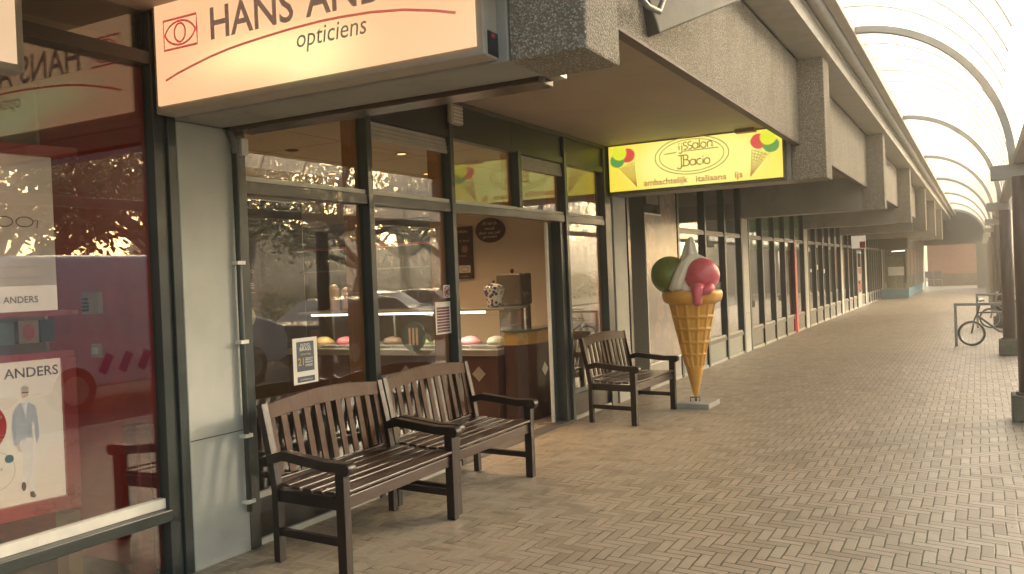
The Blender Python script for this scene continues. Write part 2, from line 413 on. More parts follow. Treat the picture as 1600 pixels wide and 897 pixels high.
# ------------------------------------------------------------------ pillars with beams
WORDS = ['behind the viewer', 'between the optician window and the ice cream parlour', 'between the ice cream parlour and the fruit poster window',
         'before the green headed shopfront', 'before the shopfront with white window stickers', 'before the shopfront with the small door', 'before the plain shopfront of narrow windows', 'beside the blue based kiosk']
for k, y in enumerate(PY):
    t = thing('concrete_pillar', (-.2, y + .21, 0), 'white painted pillar carrying a roof beam, ' + WORDS[k], 'pillar', 'painted pillars along the arcade')
    MB().box(-.42, 0, y, y + .43, 0, 2.57).build('shaft', WPAINT, t, bevel=.006)
    d = .35 if k == 1 else .43
    MB().box(.0005, .0025, y + .004, y + .426, .742, .747).build('board_joint', FRAMEP, t)
    MB().box(-.42, 2.152, y + .0, y + d, 2.573, 3.86).build('beam', BEAMP, t, bevel=.008)
    MB().box(2.155, 2.53, y, y + .40, 2.57, 4.057).build('beam_end', AGG, t, bevel=.012)
for k in range(len(PY) - 1):
    y0, y1 = PY[k] + .402, PY[k + 1] - .002
    t = thing('fascia_panel', (2.2, (y0 + y1) / 2, 2.98), 'pebbled concrete fascia panel above the walkway, ' + ['behind the viewer', 'nearest one beside the lit yellow sign', 'second one past the yellow sign', 'third along from the viewer', 'fourth along from the viewer', 'fifth along from the viewer', 'farthest one before the arcade end'][k], 'fascia panel', 'concrete fascia panels')
    MB().box(2.19, 2.25, y0, y1, 2.98, 3.9).build('pebbled_slab', AGG, t, bevel=.006)
    MB().box(2.186, 2.258, y0 + .005, y1 - .005, 2.955, 2.978).build('edge_trim', mat('bronze edge trim', (.13, .095, .075), .6), t)
# roof
ar = thing('arcade_roof', (1, 20, 3.17), 'flat roof of the shopping arcade with boarded soffit and pale eaves', 'roof')
MB().box(-6, 2.12, -9.4, 43.6, 3.17, 3.25).build('soffit', SOFF, ar)
MB().box(-6, 2.62, -9.4, 55, 4.06, 4.2).build('eaves_board', mat('pale eaves', (.42, .40, .34), .6), ar)
MB().box(2.27, 2.60, -9.4, 55, 3.90, 4.058).build('eaves_soffit', mat('eaves underside', (.36, .34, .29), .6), ar)
gt = MB()
gt.tube([(2.68, -9.4, 4.12), (2.68, 55, 4.12)], .065, 12).build('gutter', mat('pale gutter', (.40, .38, .33), .5), ar)
MB().box(2.755, 2.86, -9.4, 55, 4.10, 4.26).build('edge_beam', RIB, ar, bevel=.01)

# ------------------------------------------------------------------ canopy
ca, cb, cx0, cz0 = 1.49, 1.60, 2.81, 2.56
def cpt(a, o=0.): return (cx0 + (ca + o) * math.sin(a), cz0 + (cb + o) * math.cos(a))
cn = thing('arched_canopy', (3.5, 20, 2.6), 'long quarter round translucent canopy on curved ribs over the walkway', 'canopy')
N = 20
for k in range(-1, 7):
    y = 10.2 + BAY * (k)
    pts = [(cpt(R(90) * i / N)[0], y, cpt(R(90) * i / N)[1]) for i in range(N + 1)]
    MB().sweep(pts, .07, .085, up=(0, 1, 0)).build('rib', RIB, cn)
    if k >= 0: MB().box(4.10, 4.44, y - .07, y + .07, 2.40, 2.55).build('bracket', RIB, cn, bevel=.008)
for k in range(-1, 6):
    y0 = 10.2 + BAY * k + .04; y1 = y0 + BAY - .08; NN = N if k >= 0 else 15
    m = MB(); rings = []
    for y in (y0, y1): rings.append([m.bm.verts.new((cpt(R(90) * i / N, .055)[0], y, cpt(R(90) * i / N, .055)[1])) for i in range(NN + 1)])
    m.skin(rings, closed=False, caps=False); o = m.build('translucent_sheet', OPAL, cn)
    for q in range(1, 8):
        yy = y0 + (y1 - y0) * q / 8
        MB().sweep([(cpt(R(90) * i / N, .035)[0], yy, cpt(R(90) * i / N, .035)[1]) for i in range(NN + 1)], .012, .02, up=(0, 1, 0)).build('glazing_bar', WBAR, cn)
MB().box(4.31, 4.43, 3.4, 50, 2.552, 2.66).build('outer_beam', RIB, cn, bevel=.008)
# columns
for k in range(0, 7):
    y = 9.9 + BAY * k if k != 0 else 9.86
    if k == 0: lb = 'nearest dark red round steel column on a mossy concrete footing, at the right edge'
    elif k == 1: lb = 'second dark steel column on a mossy footing, just behind the nearest one'
    elif k == -1: lb = 'dark steel canopy column behind the viewer'
    else: lb = ('third dark steel column, beside the second bicycle rack' if k == 2 else 'fourth dark steel column, just past the second bicycle rack') if k < 4 else 'dark steel canopy column near the far end of the arcade, %s of the last three' % ('first', 'second', 'third')[k - 4]
    t = thing('canopy_column', (4.37, y, 0), lb, 'column', 'dark canopy columns')
    MB().cyl(4.37, y, .27, 2.40, .095, 28).build('post', RUST, t)
    MB().box(4.21, 4.53, y - .16, y + .16, 0, .26).build('footing', FOOT, t, bevel=.015)
    MB().cyl(4.37, y, .26, .285, .12, 28).build('collar', RUST, t)

# ------------------------------------------------------------------ shopfront builder
def room(t, x0, y0, y1, wall, floor, ceil, z1=2.86, side=None):
    MB().box(x0, -.14, y0, y1, -.05, .012).build('shop_floor', floor, t)
    MB().box(x0, -.14, y0, y1, z1, z1 + .06).build('ceiling', ceil, t)
    MB().box(x0 - .1, x0 - .002, y0, y1, .014, z1 - .002).build('back_wall', wall, t)
    MB().box(x0, -.16, y1 - .06, y1, .014, z1 - .002).build('side_wall', side or wall, t)
    MB().box(x0, -.16, y0, y0 + .06, .014, z1 - .002).build('side_wall', wall, t)

# ---- optician
op = thing('optician_shop', (-.1, .2, 0), 'optician shopfront with big window, red interior and white sill, at the left edge', 'shop')
room(op, -5, -2.76, 3.42, RED, CARPET, mat('dim ceiling', (.12, .09, .06), .8), 2.95)
MB().box(-.10, 0, 3.37, 3.428, 0, 3.16).build('mullion', FRAME, op, bevel=.004)
MB().box(-.10, -.02, 3.29, 3.37, 0, 3.16).build('mullion', FRAME, op, bevel=.004)
for y in (-2.72, -.7, 1.35): MB().box(-.10, 0, y, y + .06, 0, 3.16).build('mullion', FRAME, op, bevel=.004)
MB().box(-.12, .012, -2.65, 3.285, .335, .40).build('sill', FRAME, op, bevel=.006)
MB().box(-.09, -.045, -2.65, 3.285, .402, .455).build('white_bead', mat('white window bead', (.72, .70, .62), .5), op)
MB().box(-.11, -.01, -2.65, 3.285, 2.86, 2.93).build('head_rail', FRAMEP, op)
GLASSO = glass('optician window glass', boost=2.0, dirt=.004, tint=(.9, .9, .88))
for (a, b) in ((-2.66, -.7), (-.64, 1.35), (1.41, 3.29)):
    MB().box(-.078, -.070, a, b, .45, 2.862).build('pane', GLASSO, op)
    MB().box(-.078, -.070, a, b, 2.93, 3.168).build('pane', GLASSO, op)
    MB().box(-.078, -.070, a, b, .03, .338).build('pane', GLASSO, op)
MB().box(-3.6, -1.13, 3.335, 3.355, 1.2, 2.93).build('cream_wall_panel', BEIGE, op)
MB().box(-.10, -.03, -2.65, 3.285, 0.001, .03).build('threshold', FRAME, op)
kp = thing('alarm_keypad', (-.68, 3.35, 1.49), 'beige keypad on the red wall inside the optician window', 'keypad')
MB().box(-.76, -.60, 3.325, 3.358, 1.49, 1.62).build('case', BEIGE, kp, bevel=.006)
b = MB()
for i in range(3):
    for j in range(4): b.box(-.745 + i * .022, -.73 + i * .022, 3.318, 3.326, 1.505 + j * .022, 1.52 + j * .022)
b.build('keys', BROWN, kp)
sw = thing('wall_switch', (-.66, 3.35, 1.23), 'small beige switch under the keypad on the red wall', 'switch')
MB().box(-.70, -.62, 3.335, 3.358, 1.23, 1.31).build('plate', BEIGE, sw, bevel=.004); MB().box(-.68, -.64, 3.327, 3.336, 1.25, 1.29).build('rocker', WHITE, sw)
rt = thing('display_stand', (-.2, 3.2, 0), 'low red display post in the right corner of the optician window', 'display stand')
MB().box(-.24, -.13, 3.18, 3.28, .013, .86).build('post', mat('deep red post', (.16, .008, .008), .5), rt, bevel=.02); MB().box(-.245, -.125, 3.175, 3.285, .861, .87).build('cap', mat('deep red cap', (.2, .02, .015), .5), rt)
cd = MB().box(-.60, -.50, 3.0, 3.08, .013, .40).build('cardboard_display', mat('carton', (.42, .27, .15), .7)); tag(cd, 'small carton standing behind the white sill of the optician window', 'carton')

# posters (planes turned ~10 degrees)
a10 = R(10.7); PD = Vector((math.sin(a10), math.cos(a10), 0))
def poster_plane(z): 
    o = Vector((-.40, 2.935, z)); return plane(o - PD * .85, PD)   # a 0..0.85 ends at right edge
LB = sign_face('poster paper with added glow', (.80, .56, .40), (.85, .70, .55), [(-.45, .9, .3, .3)], .62)  # poster paper given emission in place of reflected sky light
LB2 = emis('poster paper with added glow upper', (.86, .62, .44), .62, .12, 3)
p1 = thing('poster_with_glow', (-.5, 2.6, .46), 'red framed poster with added glow showing a walking man in a grey blue jacket', 'poster')
P = poster_plane(.53)
def pbox(m, a0, a1, b0, b1, c0, c1, P):
    v = [m.bm.verts.new(P(a, b, c)) for c in (c0, c1) for a, b in ((a0, b0), (a1, b0), (a1, b1), (a0, b1))]
    for q in ((3, 2, 1, 0), (4, 5, 6, 7), (0, 1, 5, 4), (1, 2, 6, 5), (2, 3, 7, 6), (3, 0, 4, 7)): m.face([v[k] for k in q])
    return m
pbox(MB(), 0, .85, 0, .74, -.03, 0, P).build('paper', LB, p1)
m = MB(); pbox(m, -.04, .92, -.075, -.002, -.04, .02, P); pbox(m, -.04, .92, .742, .78, -.04, .02, P); pbox(m, .852, .925, .0, .74, -.04, .018, P); m.build('frame', REDF, p1, bevel=.004)
NAVY = mat('poster dark lettering', (.05, .045, .06), .6)
text('lettering', 'HANS ANDERS', P, .365, .655, .47, .052, NAVY, p1, .003, bold=.008)
JK = emis('poster jacket blue', (.16, .185, .24), .62); SK = emis('poster skin', (.50, .22, .13), .62); TR = emis('poster trousers', (.62, .50, .41), .62); SH = mat('poster shoe', (.06, .025, .02), .6)  # figure prints share the added poster glow
fg = [('jacket', JK, [(.60, .50), (.63, .525), (.665, .53), (.70, .52), (.725, .50), (.74, .42), (.74, .33), (.72, .30), (.715, .40), (.70, .42), (.70, .33), (.67, .345), (.655, .32), (.625, .33), (.62, .30), (.585, .31), (.575, .40), (.585, .47)]),
      ('trousers', TR, [(.63, .33), (.70, .33), (.698, .20), (.695, .06), (.675, .055), (.67, .15), (.655, .12), (.645, .10), (.625, .11), (.635, .2)]),
      ('shirt', emis('poster shirt', (.55, .52, .50), .62), [(.645, .525), (.678, .527), (.668, .43), (.660, .425)]),
      ('face', SK, arc(.665, .575, .022, .032, 0, 360, 16)[:-1]), ('hair', emis('poster hair', (.10, .045, .02), .62), arc(.665, .592, .024, .022, -10, 190, 12)),
      ('spectacles', SH, [(.645, .580), (.686, .580), (.686, .573), (.645, .573)]), ('hand', SK, [(.60, .315), (.622, .305), (.628, .27), (.61, .275)]),
      ('shoe', SH, arc(.632, .09, .014, .024, 0, 360, 12)[:-1]), ('shoe', SH, [(.668, .055), (.69, .055), (.705, .03), (.695, .02), (.67, .03)])]
fg = [(nm, mt, [(.66 + (a - .66) * .80, b) for a, b in poly]) for nm, mt, poly in fg]
LP_ = emis('poster lapel shade', (.09, .105, .15), .62)
fg += [('lapel', LP_, [(.640, .525), (.646, .525), (.664, .425), (.660, .42)]), ('lapel', LP_, [(.674, .527), (.680, .525), (.668, .42), (.664, .425)]), ('sleeve_fold', LP_, [(.608, .47), (.611, .47), (.612, .34), (.608, .34)]), ('sleeve_fold', LP_, [(.702, .47), (.705, .47), (.706, .35), (.702, .35)]), ('smile', CREAMT, [(.655, .560), (.668, .560), (.665, .555), (.658, .555)])]
for q, (nm, mt, poly) in enumerate(fg): MB().extrude2d(poly, lambda a, b, c=0, q=q: P(a, b, c + .0015 + q * .0004), .001).build(nm, mt, p1)
MB().extrude2d(arc(.43, .42, .14, .14, 0, 360, 40)[:-1], lambda a, b, c=0: P(a, b, c + .001), .001).build('red_disc', mat('poster red', (.60, .03, .04), .5), p1)
text('lettering', 'complete', P, .33, .45, .22, .03, CREAMT, p1, .004, bold=.01); text('lettering', 'glazen', P, .40, .39, .13, .018, CREAMT, p1, .004); text('lettering', 'HET PLAN', P, .40, .345, .15, .012, CREAMT, p1, .004)
MB().stroke([(.36, .367), (.565, .372)], .002, P, .004).build('rule', CREAMT, p1)
MB().extrude2d(arc(.575, .245, .022, .022, 0, 360, 24)[:-1], lambda a, b, c=0: P(a, b, c + .001), .001).build('blue_disc', mat('poster teal', (.05, .20, .26), .5), p1)
MB().stroke(arc(.50, .19, .10, .10, 0, 360, 40)[:-1], .0016, P, .003, closed=True).build('thin_circle', NAVY, p1)
text('lettering', 'zien,', P, .43, .19, .11, .04, mat('poster blue text', (.10, .22, .36), .5), p1, .003, bold=.01)
p2 = thing('poster_with_glow', (-.5, 2.6, 1.5), 'poster with added glow and a pair of glasses above the shop name', 'poster')
P = poster_plane(1.53)
pbox(MB(), 0, .85, 0, .135, -.03, 0, P).build('name_strip', LB2, p2)
pbox(MB(), 0, .85, .137, .82, -.03, -.001, P).build('picture', emis('eyewear picture with added glow', (.36, .21, .12), .55, .4, 5), p2)  # picture given the same added emission
m = MB(); pbox(m, -.04, .95, -.03, -.002, -.04, .02, P); pbox(m, -.04, .98, .822, .88, -.04, .03, P); m.build('frame', REDF, p2, bevel=.004)
text('lettering', 'HANS ANDERS', P, .45, .045, .30, .035, NAVY, p2, .004, bold=.006)
m = MB()
for cx in (.60, .70): m.stroke(arc(cx, .47, .042, .026, 0, 360, 20)[:-1], .005, P, .005, closed=True)
m.stroke([(.742, .475), (.765, .48), (.76, .44)], .005, P, .005).build('spectacles', SH, p2)
m = MB(); m.stroke([(.30, .17), (.78, .18), (.78, .235), (.30, .23)], .003, P, .004, closed=True).build('outlined_box', CREAMT, p2)
# row of dim goods between the posters
ct = thing('display_boxes', (-.7, 2.6, 1.3), 'dim row of boxes on a shelf between the two posters in the optician window', 'boxes')
P = poster_plane(1.36)
for q, (a, wd, c) in enumerate(((.42, .10, (.05, .08, .07)), (.54, .10, (.07, .10, .09)), (.66, .10, (.30, .19, .12)), (.77, .07, (.02, .03, .03)))):
    pbox(MB(), a, a + wd, 0, .12, -.08, -.03, P).build('box', mat('carton tone', c, .6), ct)
MB().extrude2d(arc(.71, .06, .03, .045, 0, 360, 20)[:-1], lambda a, b, c=0: P(a, b, c - .03), .002).build('round_mark', REDF, ct)

# hanging sign of the optician
hs = thing('optician_hanging_sign', (1.05, 3.34, 2.58), 'large cream backlit box sign with red eye logo under the nearest beam', 'sign')
MB().box(.0, 2.10, 3.30, 3.428, 2.585, 3.36).build('box', mat('sign box casing', (.38, .34, .27), .5, var=.08), hs, bevel=.006)
MB().box(.035, 2.065, 3.286, 3.302, 2.625, 3.33).build('face', sign_face('optician sign face', (1.0, .56, .29), (1.0, .98, .46), [(1.15, 2.72, .26, .13), (.75, 2.80, .35, .10)], .97), hs)
P = plane((0, 3.2855, 0), (1, 0, 0))
REDL = emis('red logo film', (.55, .012, .012), .8); DARKS = emis('brown logo film', (.10, .028, .02), .8)
m = MB(); m.stroke([(.108, 2.915), (.362, 2.915), (.362, 3.0), (.362, 3.074), (.108, 3.074)], .014, P, .003, closed=True)
m.stroke(arc(.235, 2.960, .125, .098, 18, 162, 22), .012, P, .004); m.stroke(arc(.235, 3.029, .125, .098, -162, -18, 22), .012, P, .004)
m.stroke(arc(.235, 2.995, .042, .050, 0, 360, 28)[:-1], .012, P, .005, closed=True); m.build('eye_logo', REDL, hs)
text('lettering', 'HANS', P, .463, 2.914, .574, .172, DARKS, hs, .003, bold=.014)
text('lettering', 'ANDERS', P, 1.115, 2.914, .84, .172, DARKS, hs, .003, bold=.014)
text('lettering', 'opticiens', P, 1.05, 2.750, .432, .112, DARKS, hs, .003, bold=.002, italic=.15)
sw_pts = [(.11, 2.752), (.2, 2.778), (.311, 2.802), (.45, 2.829), (.59, 2.849), (.7, 2.859), (.825, 2.868), (1.0, 2.878), (1.196, 2.883), (1.319, 2.881), (1.51, 2.871), (1.694, 2.849), (1.868, 2.813), (1.975, 2.784)]
MB().stroke(sw_pts, .013, P, .004).build('swoosh', REDL, hs)
MB().box(2.1005, 2.1035, 3.335, 3.425, 2.595, 2.70).build('sticker', mat('dark sticker', (.02, .02, .025), .4), hs)
MB().box(2.1036, 2.1046, 3.365, 3.40, 2.675, 2.692).build('sticker_mark', REDF, hs)
# sign on the facade at the far left
fs = thing('optician_fascia_sign', (.1, 1.2, 2.62), 'lit cream box sign with a grey frame in the top left corner', 'sign')
MB().box(.002, .12, -.9, 2.48, 2.64, 3.14).build('box', mat('grey sign frame', (.33, .32, .27), .5), fs, bevel=.008)
MB().box(.119, .126, -.86, 2.44, 2.675, 3.10).build('face', emis('fascia sign face', (1.0, .66, .38), .8, .15, 2), fs)

# ---- ice cream shop
ic = thing('ice_cream_shop', (-.1, 6.9, 0), 'ice cream parlour shopfront with dark frames, open doorway and warm lit interior', 'shop')
room(ic, -5, 3.6, 10.06, mat('dark parlour wall', (.05, .035, .022), .6), FLOORT, CEIL, 2.86, side=BEIGE)
def mull(t, y0, y1, z0=0, z1=3.168, x0=-.10, x1=0, m=FRAME): return MB().box(x0, x1, y0, y1, z0, z1).build('mullion', m, t, bevel=.004)
mull(ic, 3.862, 3.95); mull(ic, 5.17, 5.232); mull(ic, 6.33, 6.39); mull(ic, 9.80, 9.98)
mull(ic, 7.58, 7.65, 2.30, 2.86); mull(ic, 8.66, 8.725)
mull(ic, 8.56, 8.655, 0, 2.2, -.14, -.03)
MB().box(-.16, -.13, 8.42, 8.455, .02, 2.19).build('door_edge', BEAD, ic)
MB().box(-.155, -.135, 8.46, 8.56, .02, 2.19).build('door_leaf', mat('door leaf', (.05, .06, .05), .4), ic)
# orange inner posts
for y in (5.17, 6.33, 9.80, 8.66): MB().box(-.24, -.102, y - .005, y + .065, .02, 2.85).build('inner_post', ORW, ic)
for y in (7.58,): MB().box(-.20, -.102, y - .005, y + .06, 2.3, 2.85).build('inner_post', ORW, ic)
# transoms
for (a, b) in ((3.95, 5.17), (5.232, 6.33), (6.39, 8.66), (8.725, 9.80)):
    MB().box(-.09, -.012, a, b, 2.195, 2.272).build('transom', FRAME, ic, bevel=.004)
    MB().box(-.075, -.03, a, b, 2.274, 2.305).build('white_bead', BEAD, ic)
    MB().box(-.09, -.012, a, b, 2.84, 2.905).build('head_rail', FRAMEP, ic)
for (a, b) in ((3.95, 5.17), (5.232, 6.33), (6.39, 7.50), (7.504, 8.66), (8.725, 9.80)): MB().box(-.07, -.03, a, b, 2.907, 3.13).build('upper_panel', FRAMEP, ic)
MB().box(-.07, 0.004, 3.95, 9.80, 3.132, 3.168).build('top_trim', mat('bronze trim', (.10, .085, .06), .5), ic)
for (a, b) in ((3.95, 5.17), (5.232, 6.33), (6.39, 7.58), (7.65, 8.66), (8.725, 9.80)): MB().box(-.072, -.064, a, b, 2.30, 2.842).build('pane', GLASS, ic)
for (a, b) in ((5.232, 6.33), (7.65, 8.66)):
    m = MB()
    for q in range(4): m.box(-.066 + .005 * q, -.045 + .005 * q, a, b, 2.835 - .034 * (q + 1), 2.835 - .034 * q - .004)
    m.build('ventilation_slats', mat('white slat', (.42, .39, .33), .5), ic)
for (a, b) in ((3.95, 5.17), (5.232, 6.33), (8.725, 9.80)):
    MB().box(-.072, -.064, a, b, .30, 2.198).build('pane', GLASS, ic)
    MB().box(-.068, -.035, a, b, .285, .32).build('white_bead', BEAD, ic)
    MB().box(-.09, -.012, a, b, .20, .283).build('bottom_rail', FRAME, ic, bevel=.003)
    MB().box(-.07, -.04, a, b, .04, .20).build('kick_panel', FRAMEP, ic)
    MB().box(-.08, -.014, a, b, .001, .04).build('white_base_strip', BEAD, ic)
MB().box(-.068, -.045, 5.235, 5.285, .32, 2.19).build('white_bead', BEAD, ic)
MB().box(-.14, .0, 6.39, 8.66, -.01, .02).build('threshold', mat('worn threshold', (.12, .11, .09), .6), ic)
# downlights
for q, (x, y) in enumerate(((-1.54, 6.06), (-2.37, 7.60), (-.93, 6.92), (-1.63, 8.40), (-3.3, 6.2), (-3.4, 8.9), (-2.6, 4.9))):
    lit = q != 0
    t = thing('ceiling_spotlight', (x, y, 2.85), ['unlit recessed spotlight over the first window', 'lit recessed spotlight in the ceiling seen left of the first window post', 'larger lit recessed spotlight in the ceiling behind the slatted vent', 'lit recessed spotlight in the ceiling near the wall board', 'lit recessed spotlight deep in the ice cream parlour', 'lit recessed spotlight over the wall shelves', 'lit recessed spotlight near the left wall'][q], 'spotlight', 'recessed ceiling spotlights')
    MB().lathe([(.062, -.006), (.062, 0), (.045, .001), (.045, -.004)], (x, y, 2.857), 20).build('trim_ring', mat('copper trim', (.25, .12, .06), .4, metal=.5), t)
    MB().cyl(x, y, 2.848, 2.851, .042, 20).build('lens', WARM if lit else BROWN, t)
    if lit:
        l = bpy.data.lights.new('downlight', 'SPOT'); l.energy = 26; l.color = (1, .62, .33); l.spot_size = R(130); l.spot_blend = .8; l.shadow_soft_size = .04
        lo = bpy.data.objects.new('downlight', l); COL.objects.link(lo); lo.location = (x, y, 2.83); lo.parent = t; lo.matrix_parent_inverse = wm(t).inverted()
# display counter
dc = thing('display_counter', (-2.1, 8.6, 0), 'glass fronted ice cream display counter of dark wood with a glowing tube', 'display counter')
MB().box(-3.7, -.68, 8.2, 9.0, .014, .76).build('base', MAHO, dc, bevel=.008)
MB().box(-3.7, -.66, 8.17, 9.0, .762, .83).build('steel_edge', ALU, dc, bevel=.006)
m = MB(); m.bar((-3.7, 8.18, .83), (-3.7, 8.38, 1.23), .01, .01)
v = [(-3.7, 8.18, .832), (-.68, 8.18, .832), (-.68, 8.40, 1.235), (-3.7, 8.40, 1.235)]
m.face([m.bm.verts.new(p) for p in v]); m.face([m.bm.verts.new((p[0], p[1] + .008, p[2])) for p in v])
m.build('slanted_glass', GLASS2, dc)
MB().box(-.688, -.68, 8.3, 8.98, .834, 1.23).build('end_glass', GLASS2, dc)
MB().box(-3.7, -.68, 8.40, 8.98, 1.25, 1.275).build('top_shelf', mat('shelf glass', (.25, .25, .2), .15), dc, bevel=.004)
MB().tube([(-3.5, 8.44, 1.232), (-.95, 8.44, 1.232)], .013, 10).build('light_tube', TUBE, dc)
for x in (-3.6, -2.6, -1.7, -.72): MB().box(x - .01, x + .01, 8.96, 8.98, .83, 1.25).build('shelf_post', ALU, dc)
cols = [(.55, .35, .12), (.45, .08, .10), (.50, .44, .32), (.12, .06, .03), (.35, .42, .15), (.5, .3, .05), (.5, .2, .2), (.42, .36, .25)]
for q in range(8):
    x = -3.62 + q * .365
    b_ = MB().box(x, x + .33, 8.30, 8.90, .832, .86).build('ice_tray', ALU, dc)
    m = MB(); m.lathe([(.13, 0), (.125, .03), (.09, .07), (.03, .09)], (x + .165, 8.6, .86), 14, fn=lambda r, z, a: r * (1 + .12 * math.sin(3 * a + z * 40))); m.build('ice_cream_heap', mat('ice cream', cols[q], .5), b_)
l = bpy.data.lights.new('tube_light', 'AREA'); l.shape = 'RECTANGLE'; l.size = 2.5; l.size_y = .04; l.energy = 6; l.color = (1, .9, .75)
lo = bpy.data.objects.new('tube_light', l); COL.objects.link(lo); lo.location = (-2.2, 8.46, 1.215); lo.parent = dc; lo.matrix_parent_inverse = wm(dc).inverted()
def diamond(t, x, y, z, nx, ny, s=.085):
    P = plane((x, y, z), (-ny, nx, 0)) ; MB().extrude2d([(0, -s), (s, 0), (0, s), (-s, 0)], P, .006).build('diamond_mirror', ALU, t)
diamond(dc, -.92, 8.199, .56, 0, -1)
diamond(dc, -1.9, 8.199, .56, 0, -1)
P = plane((-1.75, 8.165, .98), (1, 0, 0))
MB().extrude2d(arc(0, 0, .17, .17, 0, 360, 32)[:-1], P, .006).build('round_emblem', mat('emblem blue grey', (.10, .14, .15), .4), dc)
m = MB()
for a in (-.05, 0, .05): m.stroke([(a, -.10), (a, .10)], .03, P, .008)
m.build('emblem_bars', CREAMT, dc)
sc = thing('serving_counter', (-.75, 9.2, 0), 'dark rounded serving counter with a glass top beside the display counter', 'counter')
pr = [( -.66, 8.32), (-.52, 8.36), (-.44, 8.46), (-.41, 8.62), (-.41, 9.3), (-.66, 9.3)]
m = MB(); rings = [[m.bm.verts.new((x, y, z)) for x, y in pr] for z in (.014, .86)]; m.skin(rings, smooth=False).build('base', MAHO, sc, bevel=.005)
m = MB(); rings = [[m.bm.verts.new((x * .98, y, z)) for x, y in pr] for z in (.865, 1.0)]; m.skin(rings, smooth=False).build('amber_band', mat('amber glass band', (.40, .25, .08), .3), sc)  # amber glass colour only, no emission
m = MB(); rings = [[m.bm.verts.new((x + .02, y - .02, z)) for x, y in pr] for z in (1.005, 1.03)]; m.skin(rings, smooth=False).build('glass_top', mat('green glass top', (.10, .13, .10), .1), sc)
diamond(sc, -.409, 8.8, .56, 1, 0, .08)
# hopper, vase, machine
hp = thing('cone_dispenser', (-1.02, 9.3, 1.0), 'tall smoked grey dispenser with a small knob, behind the blue and white jar', 'dispenser')
MB().box(-1.20, -.86, 9.15, 9.45, 1.28, 1.66).build('tank', mat('smoked plastic', (.10, .085, .065), .25), hp, bevel=.02)
MB().box(-1.18, -.88, 9.17, 9.43, .014, 1.275).build('stand', mat('brown cabinet', (.09, .06, .04), .5), hp)
MB().lathe([(.01, 0), (.012, .01), (.025, .03), (.02, .05), (.004, .06)], (-1.05, 9.3, 1.66), 12).build('knob', BLACK, hp)
vs = thing('porcelain_jar', (-1.0, 8.75, 1.275), 'blue and white patterned lidded jar on top of the display counter', 'jar')
t = NT('delft pattern'); v = t.n('ShaderNodeTexVoronoi'); v.inputs['Scale'].default_value = 17; t.link(t.oc(), v.inputs['Vector'])
c_ = t.ramp(v.outputs['Distance'], [(.20, (.03, .05, .13)), (.3, (.03, .05, .13)), (.36, (.6, .58, .52)), (.62, (.6, .58, .52)), (.68, (.05, .08, .2))]); t.bsdf(Base_Color=c_, Roughness=.15)
vm = t.m
MB().lathe([(.06, 0), (.085, .005), (.088, .06), (.10, .12), (.125, .20), (.13, .21), (.11, .215)], (-1.0, 8.75, 1.277), 28).build('body', vm, vs)
MB().lathe([(.125, .216), (.12, .235), (.06, .265), (.02, .275)], (-1.0, 8.75, 1.277), 28).build('lid', vm, vs); MB().lathe([(.01, .275), (.018, .29), (.012, .305), (.002, .308)], (-1.0, 8.75, 1.277), 12).build('knob', BLACK, vs)
pc = thing('price_card', (-1.42, 8.6, 1.277), 'small striped card standing on the display counter next to the jar', 'card'); MB().box(-1.46, -1.40, 8.6, 8.61, 1.277, 1.40).build('card', WHITE, pc)
m = MB()
for q in range(6): m.box(-1.455, -1.405, 8.597, 8.5995, 1.285 + q * .018, 1.293 + q * .018)
m.build('print_lines', BROWN, pc)
for q, (x, h) in enumerate(((-3.42, .30), (-3.22, .26), (-2.98, .28))):
    t = thing('cup_stack', (x, 8.8, 1.277), ['left stack of paper cups on the display counter', 'middle stack of paper cups on the display counter', 'right stack of paper cups on the display counter'][q], 'cups', 'stacks of paper cups on the counter')
    m = MB(); pr2 = []
    for z in range(12): pr2 += [(.06, h * z / 12), (.066, h * (z + .8) / 12)]
    m.lathe(pr2, (x, 8.8, 1.277), 20).build('stack', mat('cup print', (.38, .28, .24), .6), t); MB().lathe([(.045, h), (.05, h + .01), (.02, h + .04)], (x, 8.8, 1.277), 16).build('top_cup', WHITE, t)
gm = thing('soft_ice_machine', (-.38, 9.6, 0), 'beige steel machine on castors with a round dial, just inside the doorway', 'machine')
MB().box(-.58, -.20, 9.42, 9.90, .12, .98).build('cabinet', mat('warm stainless', (.36, .29, .20), .35, metal=.4), gm, bevel=.012)
MB().box(-.59, -.19, 9.40, 9.92, .982, 1.03).build('top_rim', ALU, gm, bevel=.006)
MB().lathe([(.028, 0), (.028, .012), (.012, .02)], (0, 0, 0), 20).build('dial', CREAMT, gm, local=True).matrix_basis = Matrix.Translation((.06, -.19, .60)) @ Matrix.Rotation(R(90), 4, 'X')
MB().box(-.56, -.34, 9.408, 9.419, .66, .70).build('vent_strip', BROWN, gm); MB().box(-.26, -.22, 9.405, 9.419, .35, .52).build('handle', BLACK, gm)
for (x, y) in ((-.54, 9.46), (-.24, 9.46), (-.54, 9.86), (-.24, 9.86)): MB().cyl(x, y, .014, .12, .022, 12).build('leg', ALU, gm)
MB().tube([(-.50, 9.6, 1.03), (-.50, 9.6, 1.10), (-.40, 9.55, 1.12), (-.30, 9.52, 1.08)], .018, 8).build('nozzle_pipe', ALU, gm)
wd = thing('wall_dispenser', (-.36, 9.95, 1.4), 'small wall mounted dispenser with a black ball lever above the steel machine', 'dispenser')
MB().box(-.46, -.28, 9.90, 9.998, 1.38, 1.62).build('case', BEIGE, wd, bevel=.008); MB().tube([(-.36, 9.9, 1.5), (-.42, 9.82, 1.44), (-.45, 9.80, 1.36)], .008, 8).build('lever', ALU, wd)
MB().lathe([(.001, -.018), (.013, -.012), (.018, 0), (.013, .012), (.001, .018)], (-.45, 9.8, 1.34), 12).build('ball', BLACK, wd)
